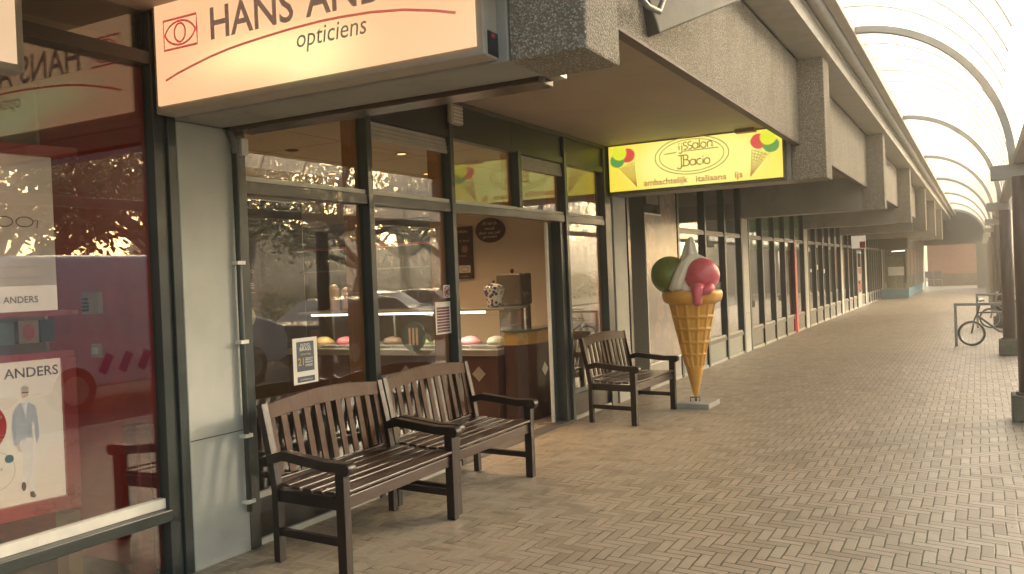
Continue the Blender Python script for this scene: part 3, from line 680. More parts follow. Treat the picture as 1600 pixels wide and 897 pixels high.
# wall boards
ws_ = thing('oval_wall_sign', (-1.72, 9.99, 2.1), 'round chocolate brown wall sign with cream handwriting, high on the parlour wall', 'sign')
P = plane((-1.72, 9.985, 2.25), (1, 0, 0))
MB().extrude2d(arc(0, 0, .225, .165, 0, 360, 44)[:-1], P, .018).build('board', BROWN, ws_, bevel=.004)
for s_, x, z, wdt, h in (('Al het ijs', -.11, .06, .22, .055), ('wordt', -.075, .005, .15, .04), ('door ons zelf', -.165, -.052, .33, .042), ('gemaakt', -.11, -.11, .22, .042)): text('lettering', s_, P, x, z, wdt, h, CREAMT, ws_, .021, italic=.2)
mb = thing('menu_board', (-2.1, 9.99, 1.62), 'tall chocolate brown menu board with small pictures on the parlour wall', 'menu board')
P = plane((-2.42, 9.985, 1.62), (1, 0, 0))
pbox(MB(), 0, .42, 0, .70, 0, .02, P).build('board', BROWN, mb)
for s_, x, z, wdt, h in (('HOORN', .05, .62, .3, .03), ('1 bol 2 bol', .05, .50, .32, .025), ('3 bol', .20, .30, .12, .02), ('coupe', .22, .02, .12, .02)): text('lettering', s_, P, x, z, wdt, h, CREAMT, mb, .023)
MB().extrude2d(arc(.30, .40, .05, .05, 0, 360, 24)[:-1], lambda a, b, c=0: P(a, b, c + .02), .002).build('picture_disc', mat('menu picture', (.3, .14, .09), .5), mb)
pbox(MB(), .20, .38, .08, .18, .02, .023, P).build('picture_card', CREAMT, mb)
MB().stroke(arc(.29, .13, .06, .03, 0, 360, 20)[:-1], .006, P, .026, closed=True).build('picture_ring', BROWN, mb)
# shelves on the side wall
shf = thing('wall_shelf', (-3.4, 9.9, 1.8), 'long wall shelf of glass coupes under a red strip behind the first window', 'shelf')
MB().box(-4.9, -2.55, 9.8, 9.98, 1.80, 1.82).build('board', mat('glass shelf', (.2, .16, .1), .2), shf); MB().box(-4.9, -2.55, 9.78, 9.98, 2.12, 2.15).build('red_strip', REDF, shf)
cg = glass('coupe glass', (.95, .85, .7), 1.6)
for q in range(12): tag(MB().lathe([(.035, 0), (.03, .006), (.006, .02), (.006, .06), (.04, .10), (.055, .16), (.05, .16), (.035, .10), (.001, .065)], (-4.8 + q * .19, 9.88, 1.822), 14).build('glass_coupe', cg), 'stemmed glass ice cream coupe in the row on the wall shelf', 'glass', 'glass coupes on the wall shelf')
MB().box(-4.98, -2.5, 9.985, 9.998, .02, 2.5).build('dark_wall_panel', mat('dark wall panel', (.035, .02, .012), .4), ic)
MB().box(-.42, -.16, 3.97, 6.32, .013, .84).build('added_dark_panel', mat('added dark panel', (.02, .017, .014), .4), ic, bevel=.005)  # low dark panel added to darken the lower part of the window
# coffee board by the window
cf = thing('coffee_board', (-.16, 4.05, 1.2), 'narrow brown hanging board with a white cup figure behind the first window', 'board')
P = plane((-.15, 3.90, 1.18), (0, 1, 0)); pbox(MB(), 0, .27, 0, .60, -.01, .004, P).build('board', BROWN, cf)
text('lettering', 'Bacio', P, .10, .52, .12, .035, CREAMT, cf, .007); text('lettering', 'koffie', P, .02, .42, .20, .06, CREAMT, cf, .007)
MB().stroke([(.04, .395), (.23, .395)], .003, P, .007).build('rule', CREAMT, cf)
for (cx, cz, r) in ((.15, .33, .04), (.16, .24, .06)): MB().extrude2d(arc(cx, cz, r, r * 1.05, 0, 360, 24)[:-1], lambda a, b, c=0: P(a, b, c + .005 + cz * .004), .001).build('cup_figure', CREAMT, cf)
# papers on glass
def paper(name, y0, y1, z0, z1, label, cat, m=WHITE):
    t = thing(name, (-.06, (y0 + y1) / 2, z0), label, cat); MB().box(-.0635, -.0615, y0, y1, z0, z1).build('sheet', m, t); return t, plane((-.0613, y0, z0), (0, 1, 0))
t, P = paper('concert_poster', 4.36, 4.60, .945, 1.255, 'small white edged concert poster taped to the first window behind the near bench', 'poster')
DB = mat('poster slate blue', (.05, .075, .11), .5, var=.3, scale=40); YL = mat('poster yellow', (.55, .38, .05), .5)
pbox(MB(), .035, .205, .085, .285, 0, .001, P).build('print_panel', DB, t); pbox(MB(), .035, .205, .012, .05, 0, .001, P).build('footer_panel', DB, t)
text('lettering', 'FLEVO', P, .075, .250, .09, .022, WHITE, t, .002, bold=.01); text('lettering', 'BRASS', P, .065, .222, .11, .026, WHITE, t, .002, bold=.01)
text('lettering', '21', P, .045, .125, .055, .05, YL, t, .002, bold=.01); text('lettering', 'GROOT', P, .115, .155, .075, .02, WHITE, t, .002, bold=.01); text('lettering', 'NAJAARS', P, .115, .135, .075, .016, WHITE, t, .002, bold=.01); text('lettering', 'CONCERT', P, .115, .115, .075, .016, WHITE, t, .002, bold=.01)
text('lettering', 'zaterdag', P, .07, .19, .10, .018, YL, t, .002, bold=.01); text('lettering', 'www.flevobrass.nl', P, .06, .024, .12, .012, WHITE, t, .002)
t, P = paper('opening_hours_card', 6.09, 6.325, 1.15, 1.425, 'white card with purple rows hanging on the glass left of the doorway', 'card')
m = MB()
for q in range(9): pbox(m, .02, .215, .015 + q * .0245, .034 + q * .0245, 0, .001, P)
m.build('printed_rows', mat('maroon print', (.13, .03, .06), .5), t)
t, P = paper('dog_sign', 6.225, 6.328, 1.455, 1.565, 'small white no dogs sticker with a red ring left of the doorway', 'sign')
MB().stroke(arc(.052, .055, .04, .042, 0, 360, 28)[:-1], .008, P, .003, closed=True).stroke([(.025, .085), (.08, .025)], .007, P, .0035).build('red_ring', REDF, t)
m = MB(); pbox(m, .03, .07, .045, .062, 0, .002, P); pbox(m, .064, .08, .055, .078, 0, .002, P)
for a in (.032, .042, .058, .066): pbox(m, a, a + .005, .026, .046, 0, .002, P)
m.build('dog_figure', BLACK, t)
# vent, pipe, light box behind beam
vt = thing('vent_grille', (.03, 6.43, 2.95), 'small cream louvred vent grille above the open doorway', 'vent')
MB().box(-.028, .03, 6.33, 6.52, 2.955, 3.128).build('housing', BEIGE, vt, bevel=.01); m = MB()
for q in range(5): m.bar((.034, 6.35, 2.975 + q * .03), (.034, 6.50, 2.975 + q * .03), .012, .012)
m.build('louvre', WHITE, vt)
pp = thing('conduit_pipe', (.04, 3.83, 0), 'dark green vertical conduit with pale clips beside the first white pillar', 'pipe')
MB().tube([(.03, 3.83, .25), (.03, 3.83, 2.42)], .017, 12).build('conduit', mat('conduit paint', (.07, .08, .07), .4), pp)
MB().tube([(.03, 3.83, 2.42), (.03, 3.84, 2.48), (.03, 3.80, 2.56)], .022, 10).build('elbow', mat('conduit grey', (.14, .14, .12), .5), pp)
for z in (.30, .70, 1.27, 1.75): MB().box(.001, .052, 3.80, 3.862, z, z + .022).build('pipe_clip', BEAD, pp)
MB().box(-.02, .05, 3.875, 3.93, 2.42, 2.52).build('junction_box', BEAD, pp, bevel=.004)
bs = thing('rear_hanging_sign', (1.1, 3.9, 2.56), 'dark glossy box sign hung on the back of the nearest beam, seen from below', 'sign')
MB().box(.05, 2.12, 3.785, 3.96, 2.55, 3.14).build('box', mat('glossy bronze casing', (.07, .045, .025), .18), bs, bevel=.006)
MB().box(2.121, 2.20, 3.80, 3.95, 2.58, 2.70).build('metal_end_cap', ALU, bs, bevel=.004)
MB().box(.09, 2.08, 3.961, 3.972, 2.60, 3.10).build('face', emis('rear sign face', (1.0, .85, .30), .7), bs)
lf = thing('floodlight_fixture', (2.4, 5.6, 3.2), 'grey metal light fixture with a bent conduit on the concrete fascia', 'light fixture')
m = MB(); m.bar((2.27, 5.0, 3.13), (2.62, 6.0, 3.56), .22, .10, up=(1, 0, .2)); m.build('housing', mat('weathered zinc', (.12, .115, .09), .5, var=.25), lf, bevel=.01)
MB().tube([(2.28, 4.15, 3.20), (2.36, 4.35, 3.17), (2.36, 4.75, 3.12), (2.37, 4.92, 3.13), (2.38, 4.98, 3.22), (2.33, 5.0, 3.40)], .018, 10).build('bent_conduit', STEEL, lf)
MB().tube([(2.27, 5.02, 3.32), (2.50, 5.12, 3.36)], .035, 12).build('socket', STEEL, lf); MB().box(2.251, 2.30, 4.9, 5.2, 3.22, 3.5).build('mounting_plate', STEEL, lf)

# ---- ice cream parlour hanging sign
bc = thing('parlour_hanging_sign', (1.05, 9.95, 2.58), 'bright yellow backlit box sign with two painted ice cream cones', 'sign')
MB().box(.02, 2.105, 9.905, 10.047, 2.585, 3.165).build('box', mat('dark sign casing', (.10, .07, .045), .4), bc, bevel=.005)
MB().box(.035, 2.09, 9.892, 9.907, 2.602, 3.150).build('face', sign_face('parlour sign face', (.94, .74, .03), (.97, .96, .27), [(.75, 2.88, .45, .3), (1.55, 2.9, .4, .3), (1.1, 2.85, .5, .28)], 1.0), bc)
P = plane((0, 9.8915, 0), (1, 0, 0)); OR_ = emis('sign ochre film', (.34, .10, .005), .7)
m = MB(); m.stroke(arc(1.062, 2.950, .438, .218, 0, 360, 56)[:-1], .009, P, .002, closed=True); m.stroke(arc(1.062, 2.950, .384, .186, 0, 360, 56)[:-1], .008, P, .002, closed=True)
m.stroke([(.738, 2.990), (.885, 2.998)], .010, P, .002); m.stroke([(.968, 3.004), (1.384, 3.008)], .010, P, .002); m.build('oval_frame', OR_, bc)
m = MB(); wS = .0125
def st(pts): m.stroke(pts, wS, P, .003)
def o_(cx, r): st(arc(cx, zb + r, r, r, 0, 360, 20))
def lamp(x0, y0, pts): st([(x0 + a * UX, y0 + b * UZ) for a, b in pts])
zb = 3.022; UX = UZ = 1.
x = .921; st([(x, zb), (x, zb + .050)]); st([(x, zb + .066), (x, zb + .080)]); x += .034
st([(x, zb + .050), (x, zb - .018)] + arc(x - .020, zb - .018, .020, .022, 0, -150, 8)); st([(x, zb + .066), (x, zb + .080)]); x += .022
for q in range(2):
    st([(x + .042, zb + .084), (x + .014, zb + .084)] + arc(x + .016, zb + .063, .018, .020, 95, 255, 8) + [(x + .028, zb + .042)] + arc(x + .024, zb + .021, .019, .021, 80, -90, 8) + [(x, zb)]); x += .054
o_(x + .030, .032); st([(x + .063, zb + .066), (x + .063, zb)]); x += .080
st([(x, zb), (x, zb + .100)]); x += .014; o_(x + .032, .032); x += .080
st([(x, zb), (x, zb + .064)]); st(arc(x + .028, zb + .036, .028, .032, 180, 0, 12) + [(x + .046, zb + .012), (x + .066, zb + .006)])
m.build('stroke_lettering', OR_, bc); m = MB()
zb = 2.832; x = .935; wS = .0135
st([(x + .008, zb + .125), (x + .008, zb - .002)] + arc(x - .018, zb - .002, .026, .028, 0, -160, 8)); st([(x + .034, zb + .125), (x + .034, zb)])
st([(x - .028, zb + .125), (x + .066, zb + .125)] + arc(x + .062, zb + .098, .026, .027, 90, -90, 10) + [(x + .034, zb + .070)]); st([(x + .034, zb + .070), (x + .066, zb + .070)] + arc(x + .066, zb + .035, .036, .035, 90, -90, 10) + [(x, zb)])
x += .112; o_(x + .031, .034); st([(x + .066, zb + .070), (x + .066, zb)]); x += .078
st(arc(x + .034, zb + .034, .034, .034, 50, 310, 16)); x += .074; st([(x, zb), (x, zb + .066)]); st([(x, zb + .084), (x, zb + .097)]); x += .014; o_(x + .034, .034)
m.build('stroke_lettering', OR_, bc)
OT = emis('sign brown orange film', (.50, .085, .002), .8)
text('lettering', 'ambachtelijk', P, .474, 2.613, .538, .098, OT, bc, .002, bold=.02); text('lettering', 'italiaans', P, 1.109, 2.633, .352, .070, OT, bc, .002, bold=.02); text('lettering', 'ijs', P, 1.56, 2.614, .088, .092, OT, bc, .002, bold=.02)
def cone_pic(x, flip):
    s = -1 if flip else 1
    Q = lambda a, b, c=0: P(x + s * a, b, c)
    YE, RE, GR = emis('sign lime yellow', (.75, .80, .01), 1.0), emis('sign red', (.75, .03, .04), .9), emis('sign green', (.05, .32, .05), .9)
    for nm, mt, cx, cz, rx, rz, c in (('red_scoop', RE, .135, 3.025, .105, .085, .0010), ('green_scoop', GR, 0, 2.972, .105, .083, .0016), ('yellow_scoop', YE, 0.03, 3.072, .105, .086, .0022)):
        MB().extrude2d(arc(cx * 1.0, min(cz, 3.06), rx * .87, rz, 0, 360, 32)[:-1], lambda a, b, cc=0, c=c: Q(a, b, cc + c), .0006).build(nm, mt, bc)
    k = MB(); A, B, T = (.015, 2.892), (.210, 2.940), (.238, 2.640)
    for q in range(6):
        f = q / 5; a = (A[0] + (B[0] - A[0]) * f, A[1] + (B[1] - A[1]) * f); k.stroke([a, T], .006, Q, .0014)
    for q in range(1, 9):
        f = q / 9; a = (A[0] + (T[0] - A[0]) * f, A[1] + (T[1] - A[1]) * f); b = (B[0] + (T[0] - B[0]) * (f - .10), B[1] + (T[1] - B[1]) * (f - .10)); k.stroke([a, b], .006, Q, .0014)
        b = (B[0] + (T[0] - B[0]) * (f + .06), B[1] + (T[1] - B[1]) * (f + .06)); k.stroke([a, b], .004, Q, .0014)
    k.build('cone_lines', OR_, bc)
cone_pic(.145, False); cone_pic(1.973, True)
tb = MB().box(1.60, 1.82, 9.78, 9.90, 3.13, 3.168).build('timber_block', mat('raw timber block', (.33, .19, .10), .7)); tag(tb, 'short timber block fixed to the soffit above the yellow sign', 'timber block')

# ------------------------------------------------------------------ benches
def make_bench(loc, rz, label, L=1.22):
    t = thing('garden_bench', loc, label, 'bench', 'dark wooden benches outside the parlour', rz)
    # local: x out from wall (back leg at 0, front leg ~.52), y along, centre 0
    h = L / 2
    for s in (-1, 1):
        y = s * (h - .03)
        MB().box(.495, .56, y - .03, y + .03, 0, .575).build('leg', BENCHZ if 0 else BENCHX, t, bevel=.004, local=True)
        m = MB(); m.sweep([(.0, y, 0), (.0, y, .42), (-.03, y, .60), (-.105, y, .915)], .05, .055, up=(0, 1, 0)); m.build('leg', BENCHX, t, bevel=.004, local=True)
        m = MB(); m.sweep([(-.05, y, .595), (.08, y, .628), (.25, y, .612), (.42, y, .595), (.54, y, .598), (.57, y, .597)], .056, .068, up=(0, 1, 0))
        m.tube([(.572, y - .036, .590), (.572, y + .036, .590)], .036, 18)
        # arm: sweep swaps width/height because up is y
        m.build('arm_rest', BENCHX, t, bevel=.004, local=True)
        MB().box(.0, .53, y - .016, y + .016, .355, .425).build('side_rail', BENCHX, t, bevel=.003, local=True)
        MB().box(.0, .53, y - .016, y + .016, .155, .20).build('stretcher', BENCHX, t, bevel=.003, local=True)
    MB().box(.515, .54, -h + .03, h - .03, .36, .43).build('front_rail', BENCH, t, bevel=.003, local=True)
    MB().box(-.01, .015, -h + .03, h - .03, .36, .43).build('rear_rail', BENCH, t, bevel=.003, local=True)
    for q in range(6):
        x = .045 + q * .089; z = .437 + (.006 * (q - 2.5) ** 2 - .012) * .35
        MB().box(x, x + .068, -h + .015, h - .015, z, z + .018).build('seat_slat', BENCH, t, bevel=.004, local=True)
    # back: slats between lower rail and arched top rail, leaning
    def lean(z): return -.012 - (z - .45) * .19 if z > .42 else -.0
    MB().bar((lean(.47) - .012, -h + .05, .462), (lean(.47) - .012, h - .05, .462), .02, .03).build('lower_back_rail', BENCH, t, bevel=.003, local=True)
    n = 24; rings = []; m = MB()
    for i in range(n + 1):
        y = -h + .05 + (L - .10) * i / n; c = math.cos(math.pi * (i / n - .5)) ; zt = .910 + .038 * c; zb_ = .822 + .026 * c
        rings.append([m.bm.verts.new(p) for p in ((lean(zb_) - .012, y, zb_), (lean(zb_) + .014, y, zb_), (lean(zt) + .014, y, zt), (lean(zt) - .012, y, zt))])
    m.skin(rings, smooth=False).build('top_rail', BENCHZ, t, bevel=.004, local=True)
    ns = 11
    for i in range(ns):
        y = -h + .085 + (L - .17) * i / (ns - 1); c = math.cos(math.pi * ((y + h - .05) / (L - .1) - .5)); zt = .832 + .026 * c
        MB().sweep([(lean(.49), y, .49), (lean(zt), y, zt)], .014, .052, up=(0, 1, 0)).build('back_slat', BENCHZ, t, bevel=.002, local=True)
    for ch in t.children:
        for v_ in ch.data.vertices: v_.co.y -= .12 * (v_.co.x - .2)
    return t
b1 = make_bench((.305, 4.325, 0), .03, 'nearest dark wooden bench, reaching the bottom edge of the picture')
dup(b1, (.235, 5.60, 0), 'middle dark wooden bench, standing end to end with the nearest bench before the open doorway', .02)
dup(b1, (.24, 9.21, 0), 'dark wooden bench standing alone beside the giant ice cream cone', -.04)

# ------------------------------------------------------------------ giant ice cream cone
CX_, CY_ = .975, 10.0
ic2 = thing('ice_cream_statue', (CX_, CY_, 0), 'giant ice cream cone statue with green, white and pink scoops on a slab', 'statue')
MB().box(.78, 1.19, 9.78, 10.26, 0, .062).build('concrete_slab', mat('pale concrete slab', (.36, .34, .29), .8, bump=.3, var=.15), ic2, bevel=.006)
CONE = mat('waffle orange fibreglass', (.76, .39, .07), .36, var=.10, scale=5, coat=.3, dirt=(3, (.64, .30, .05), .6))
zs = []; prof = []
nz_ = 200
for i in range(nz_ + 1):
    z = .105 + (1.345 - .105) * i / nz_; f = (z - .105) / 1.24
    r = .022 + .275 * f
    if f < .06: r *= math.sqrt(max(.04, f / .06)) * .6 + .4
    prof.append((r, z))
def waf(r, z, a):
    if z < .455 or z > 1.235: return r
    k = 12; hz = [.465, .62, .766, .92, 1.064, 1.235]
    ga = abs(((a * k / (2 * math.pi)) + .5) % 1 - .5) * 2 * math.pi / k * r
    gz = min(abs(z - q) for q in hz)
    d = min(ga, gz); ridge = max(0, min(1, 1.5 - d / .016))
    fade = min(1, (z - .455) / .05)
    return r - .010 * fade + .020 * fade * ridge * ridge * (3 - 2 * ridge)
rim = [(.305, 1.23), (.335, 1.25), (.350, 1.30), (.350, 1.345), (.335, 1.372), (.29, 1.375), (.2, 1.36)]
m = MB(); m.lathe(prof[:-18], (CX_, CY_, 0), 168, fn=waf); m.build('waffle_cone', CONE, ic2)
m = MB(); m.lathe([(.27, 1.215)] + rim, (CX_, CY_, 0), 64, fn=lambda r, z, a: r * (1 + .012 * math.sin(7 * a) + .008 * math.sin(13 * a + 1))); m.build('cone_rim', CONE, ic2)
def ball(name, c, r, mt, sq=(1, 1, 1), amp=.015):
    m = MB(); rg = []
    for i in range(25):
        th = math.pi * i / 24
        rg.append((r * math.sin(th), -r * math.cos(th)))
    rings = []
    for (rr, z) in rg:
        ring = []
        for k in range(40):
            a = 2 * math.pi * k / 40; w_ = 1 + amp * math.sin(3 * a + 5 * z) * math.cos(4 * z / r)
            ring.append(m.bm.verts.new((c[0] + max(rr, .0008) * w_ * math.cos(a) * sq[0], c[1] + max(rr, .0008) * w_ * math.sin(a) * sq[1], c[2] + z * sq[2])))
        rings.append(ring)
    m.skin(rings); return m
# camera-side direction: view comes from -y/+x
GRN = mat('pistachio green fibreglass', (.15, .20, .035), .33, var=.22, scale=5, coat=.35); PNK = mat('strawberry pink fibreglass', (.70, .13, .17), .30, var=.12, scale=6, coat=.4); CRM = mat('cream white fibreglass', (.78, .73, .60), .35, var=.08, scale=5, coat=.3)
ball('g', (.735, 9.93, 1.565), .225, GRN, (1, 1, .98)).build('green_scoop', GRN, ic2)
ball('p', (1.13, 9.90, 1.545), .205, PNK).build('pink_scoop', PNK, ic2)
m = MB(); rings = []
n = 60
for i in range(n + 1):
    f = i / n; z = 1.35 + .66 * f
    r = .235 * (1 - f) ** .62 + .0 if f > .0 else .235
    if f > .45: r *= 1 - .25 * math.sin((f - .45) / .55 * math.pi) * .6
    bend = .055 * max(0, f - .62) ** 1.3 / .3
    ring = []
    for k in range(48):
        a = 2 * math.pi * k / 48; rr = max(.001, r * (1 + .11 * math.sin(6 * a + f * 4.2)))
        ring.append(m.bm.verts.new((CX_ - .005 + bend * .4 + rr * math.cos(a), CY_ - .02 + rr * math.sin(a), z)))
    rings.append(ring)
m.skin(rings).build('vanilla_swirl', CRM, ic2)
# cream fold flowing between the scoops toward the viewer
m = MB()
for dx in (0, .03, .06):
    m.tube([(1.20 - dx * .5, 9.99, 1.715 - dx * .3), (1.10 - dx * .3, 9.90, 1.765 - dx * .4), (1.00 + dx * .3, 9.84, 1.755 - dx * .5), (.935 + dx * .7, 9.775, 1.67), (.90 + dx * .6, 9.735, 1.56), (.87 + dx * .4, 9.72, 1.46), (.82 + dx * 1.5, 9.72, 1.385)], [.015, .028, .036, .046, .055, .06, .045], 14)
m.build('cream_fold', CRM, ic2)
m = MB(); m.tube([(1.13, 9.715, 1.42), (1.135, 9.675, 1.36), (1.14, 9.66, 1.29), (1.135, 9.665, 1.235), (1.13, 9.675, 1.205)], [.085, .07, .05, .058, .03], 16)
m.tube([(1.27, 9.80, 1.42), (1.24, 9.74, 1.375), (1.16, 9.70, 1.37)], [.05, .055, .05], 14); m.build('pink_drip', PNK, ic2)
m = MB(); m.tube([(.93, 9.93, .065), (.93, 9.93, .115), (1.03, 9.97, .115), (1.03, 9.97, .065)], .007, 8); m.tube([(CX_, CY_, .06), (CX_, CY_, .14)], .012, 8); m.build('steel_anchor', mat('rusty anchor', (.12, .06, .035), .6), ic2)

# ------------------------------------------------------------------ shopfronts farther along
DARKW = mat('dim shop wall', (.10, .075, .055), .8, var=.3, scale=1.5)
DBEAD = mat('dulled white bead', (.40, .385, .33), .5)
def front(k, label, offs, panel, names, rail=.41, extra=None, top=3.168):
    y0 = PY[k] + .432; y1 = PY[k + 1] - .002
    t = thing('shopfront', (-.1, (y0 + y1) / 2, 0), label, 'shop')
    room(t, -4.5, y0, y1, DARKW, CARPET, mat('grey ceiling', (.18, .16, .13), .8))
    ys = [y0 + o for o in offs]
    for y in ys: MB().box(-.11, 0, y, y + .09, 0, top).build('mullion', FRAME, t, bevel=.003)
    edges = ys + [y1]
    for a, b in zip(ys, ys[1:]):
        a += .09
        MB().box(-.10, -.012, a, b, rail - .06, rail).build('sill_rail', FRAME, t); MB().box(-.075, -.03, a, b, rail + .002, rail + .035).build('white_bead', DBEAD, t)
        MB().box(-.07, -.035, a, b, .045, rail - .062).build('lower_panel', panel, t); MB().box(-.08, -.014, a, b, .001, .043).build('white_base_strip', DBEAD, t)
        MB().box(-.066, -.058, a, b, rail + .04, 2.19).build('pane', GLASS, t); MB().box(-.066, -.058, a, b, 2.25, 3.16).build('pane', GLASS, t)
        MB().box(-.09, -.014, a, b, 2.19, 2.25).build('transom', FRAME, t); MB().box(-.075, -.03, a, b, 2.252, 2.27).build('white_bead', DBEAD, t)
    return t, y0, y1
PALEG = mat('pale green grey panel', (.20, .22, .18), .4)
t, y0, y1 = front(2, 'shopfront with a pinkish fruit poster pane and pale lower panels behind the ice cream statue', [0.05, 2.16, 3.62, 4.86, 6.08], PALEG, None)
# closed corner panel + poster on this front
MB().box(-.05, -.004, 10.62, 11.18, .002, 3.1).build('dark_door_panel', mat('dark door', (.012, .014, .011), .75, spec=.2), t)
PST = NT('faded fruit poster'); nz = PST.noise(2.6, 5, .7); v = PST.n('ShaderNodeTexVoronoi'); v.inputs['Scale'].default_value = 4.5; PST.link(PST.oc(), v.inputs['Vector'])
c_ = PST.ramp(v.outputs['Distance'], [(.0, (.40, .24, .16)), (.30, (.34, .19, .14)), (.42, (.40, .33, .27)), (.55, (.24, .20, .17)), (.8, (.20, .17, .15))]); c_ = PST.mix(PST.m_('MULTIPLY', nz, .75), c_, (.30, .26, .225)); PST.bsdf(Base_Color=c_, Roughness=.2)
MB().box(-.05, -.008, 11.22, 11.88, .36, 2.40).box(-.05, -.008, 11.88, 12.60, .36, 2.76).build('picture_panel', PST.m, t)
MB().box(-.01, -.002, 11.20, 11.225, .34, 2.42).box(-.01, -.002, 11.2, 11.90, 2.40, 2.425).box(-.01, -.002, 11.2, 12.6, .335, .358).build('panel_edging', BEAD, t)
MB().box(-.05, -.010, 11.20, 12.60, .05, .333).build('lower_panel', mat('light plinth', (.36, .35, .30), .5), t)
MB().box(-.03, .01, 11.25, 11.75, 2.55, 2.75).build('louvre_grille', mat('brown louvre', (.10, .07, .05), .5), t)
t, y0, y1 = front(3, 'shopfront with a green band behind its upper panes and one bright red door post', [0.05, 1.24, 2.42, 3.58, 4.82, 6.08], mat('grey dark panel', (.07, .075, .06), .4), None)
MB().box(-.10, -.085, y0 + .1, y1 - .1, 2.0, 2.84).build('green_band', mat('green sign band', (.22, .62, .36), .5, var=.2, scale=3), t)
m = MB(); m.box(.0005, .02, y0 + 4.70, y0 + 4.93, 0, 2.2).box(-.04, -.002, y0 + 4.60, y0 + 4.82, .05, .42); m.build('red_door_post', mat('bright red paint', (.62, .03, .03), .4), t)
t, y0, y1 = front(4, 'shopfront with small white stickers scattered over its dark panes', [0.05, 1.24, 2.42, 3.58, 4.82, 6.08], mat('grey dark panel2', (.07, .075, .06), .4), None)
rr = random.Random(3)
for q in range(9):
    yy = y0 + .25 + (q % 3) * 1.17 + rr.uniform(0, .5); zz = .75 + (q // 3) * .62 + rr.uniform(0, .15); MB().box(-.055, -.053, yy, yy + .10 + rr.random() * .12, zz, zz + .07 + rr.random() * .09).build('sticker', WHITE, t)
MB().box(-1.2, -1.1, y0 + 2.3, y0 + 4, .02, 2.3).build('inner_partition', mat('warm partition', (.30, .15, .09), .6), t)
t, y0, y1 = front(5, 'shopfront with a narrow pale door carrying two red notices', [0.05, 1.24, 2.42, 3.58, 4.82, 6.08], mat('grey dark panel3', (.06, .065, .05), .4), None)
dr = MB().box(-.05, .006, y0 + 3.70, y0 + 4.80, .02, 2.14).build('door', mat('pale door', (.30, .32, .27), .4), t); MB().box(.007, .012, y0 + 3.85, y0 + 4.65, .55, 1.0).box(.007, .012, y0 + 4.0, y0 + 4.65, 1.25, 1.45).build('red_notice', REDF, dr)
MB().box(.007, .010, y0 + 3.85, y0 + 4.65, 1.5, 2.05).build('door_glass', mat('dark door glass', (.03, .03, .03), .1), dr)
t, y0, y1 = front(6, 'last plain shopfront of narrow dark windows before the blue based kiosk', [0.05, .93, 1.81, 2.69, 3.57, 4.45, 5.33, 6.08], mat('grey dark panel4', (.06, .065, .05), .4), None)
sg = thing('projecting_sign', (.55, 31.2, 2.1), 'small white and red sign projecting over the far shop door', 'sign')
MB().box(.18, .62, 31.15, 31.25, 2.14, 2.56).build('box', emis('far sign white', (.85, .70, .52), .55), sg); MB().box(.44, .621, 31.14, 31.149, 2.15, 2.36).build('red_field', REDF, sg); MB().box(.0, .18, 31.18, 31.22, 2.4, 2.44).build('arm', FRAME, sg)

# ------------------------------------------------------------------ kiosk, end building, brick wall, far seats
kk = thing('blue_based_kiosk', (.6, 48, 0), 'projecting glazed kiosk with a blue base and a white notice at the far end', 'kiosk')
BLUE = mat('blue tiled base', (.09, .26, .34), .5, var=.1, scale=3)
MB().box(-4, 1.16, 42.3, 54, .02, .42).build('base', BLUE, kk, bevel=.01)
MB().box(-4, 1.16, 42.3, 54, 1.98 + .25, 2.7).build('dark_header', mat('dark brown header', (.06, .05, .035), .5), kk)
MB().box(-4, 1.0, 42.6, 54, .42, .45).build('floor', FLOORT, kk); MB().box(-4, -3.9, 42.6, 53.9, .45, 2.23).build('back_wall', DARKW, kk)
for x in (.10, 1.06): MB().box(x, x + .09, 42.31, 42.40, .42, 2.23).build('mullion', mat('grey kiosk frame', (.24, .23, .18), .5), kk)
for y in (44.5, 47, 49.5, 51.8, 53.9): MB().box(1.06, 1.15, y, y + .09, .42, 2.23).build('mullion', mat('grey kiosk frame', (.24, .23, .18), .5), kk)
MB().box(.19, 1.06, 42.35, 42.358, .42, 2.23).build('pane', GLASS, kk); MB().box(1.10, 1.108, 42.4, 53.9, .42, 2.23).build('pane', GLASS, kk)
MB().box(.32, .98, 42.335, 42.345, 1.03, 1.42).build('notice', WHITE, kk)
MB().box(.2, .9, 42.9, 43.0, .45, 1.9).build('display_rack', mat('yellow green stock', (.20, .20, .10), .7, var=.5, scale=9), kk)
MB().tube([(.45, 42.9, 2.12), (1.0, 42.9, 2.14)], .02, 8).build('lamp_tube', TUBE, kk)
eb = thing('end_building', (2, 56, 0), 'dark building bridging the walkway at the far end of the arcade', 'building')
DK = mat('dark grey render', (.12, .115, .085), .8, var=.15, scale=.6)  # plain dark grey wall colour
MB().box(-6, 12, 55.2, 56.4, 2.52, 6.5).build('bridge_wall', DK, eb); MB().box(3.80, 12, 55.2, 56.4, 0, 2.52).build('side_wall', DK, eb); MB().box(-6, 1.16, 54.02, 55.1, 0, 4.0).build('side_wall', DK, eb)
bw = thing('brick_wall', (2.4, 62, 0), 'orange brick wall above a darker plinth, seen through the far passage', 'wall')
MB().box(.98, 6.5, 62.0, 62.3, .78, 3.4).build('brickwork', bricks('orange brick', (.52, .20, .11), (.44, .16, .09), (.40, .30, .22)), bw); MB().box(.98, 6.5, 61.95, 62.3, 0, .775).build('plinth', mat('green brown plinth', (.16, .12, .07), .8, var=.3, scale=1.2), bw)
fc = thing('double_seat', (1.35, 60.3, 0), 'grey metal double seat standing before the far brick wall', 'seat')
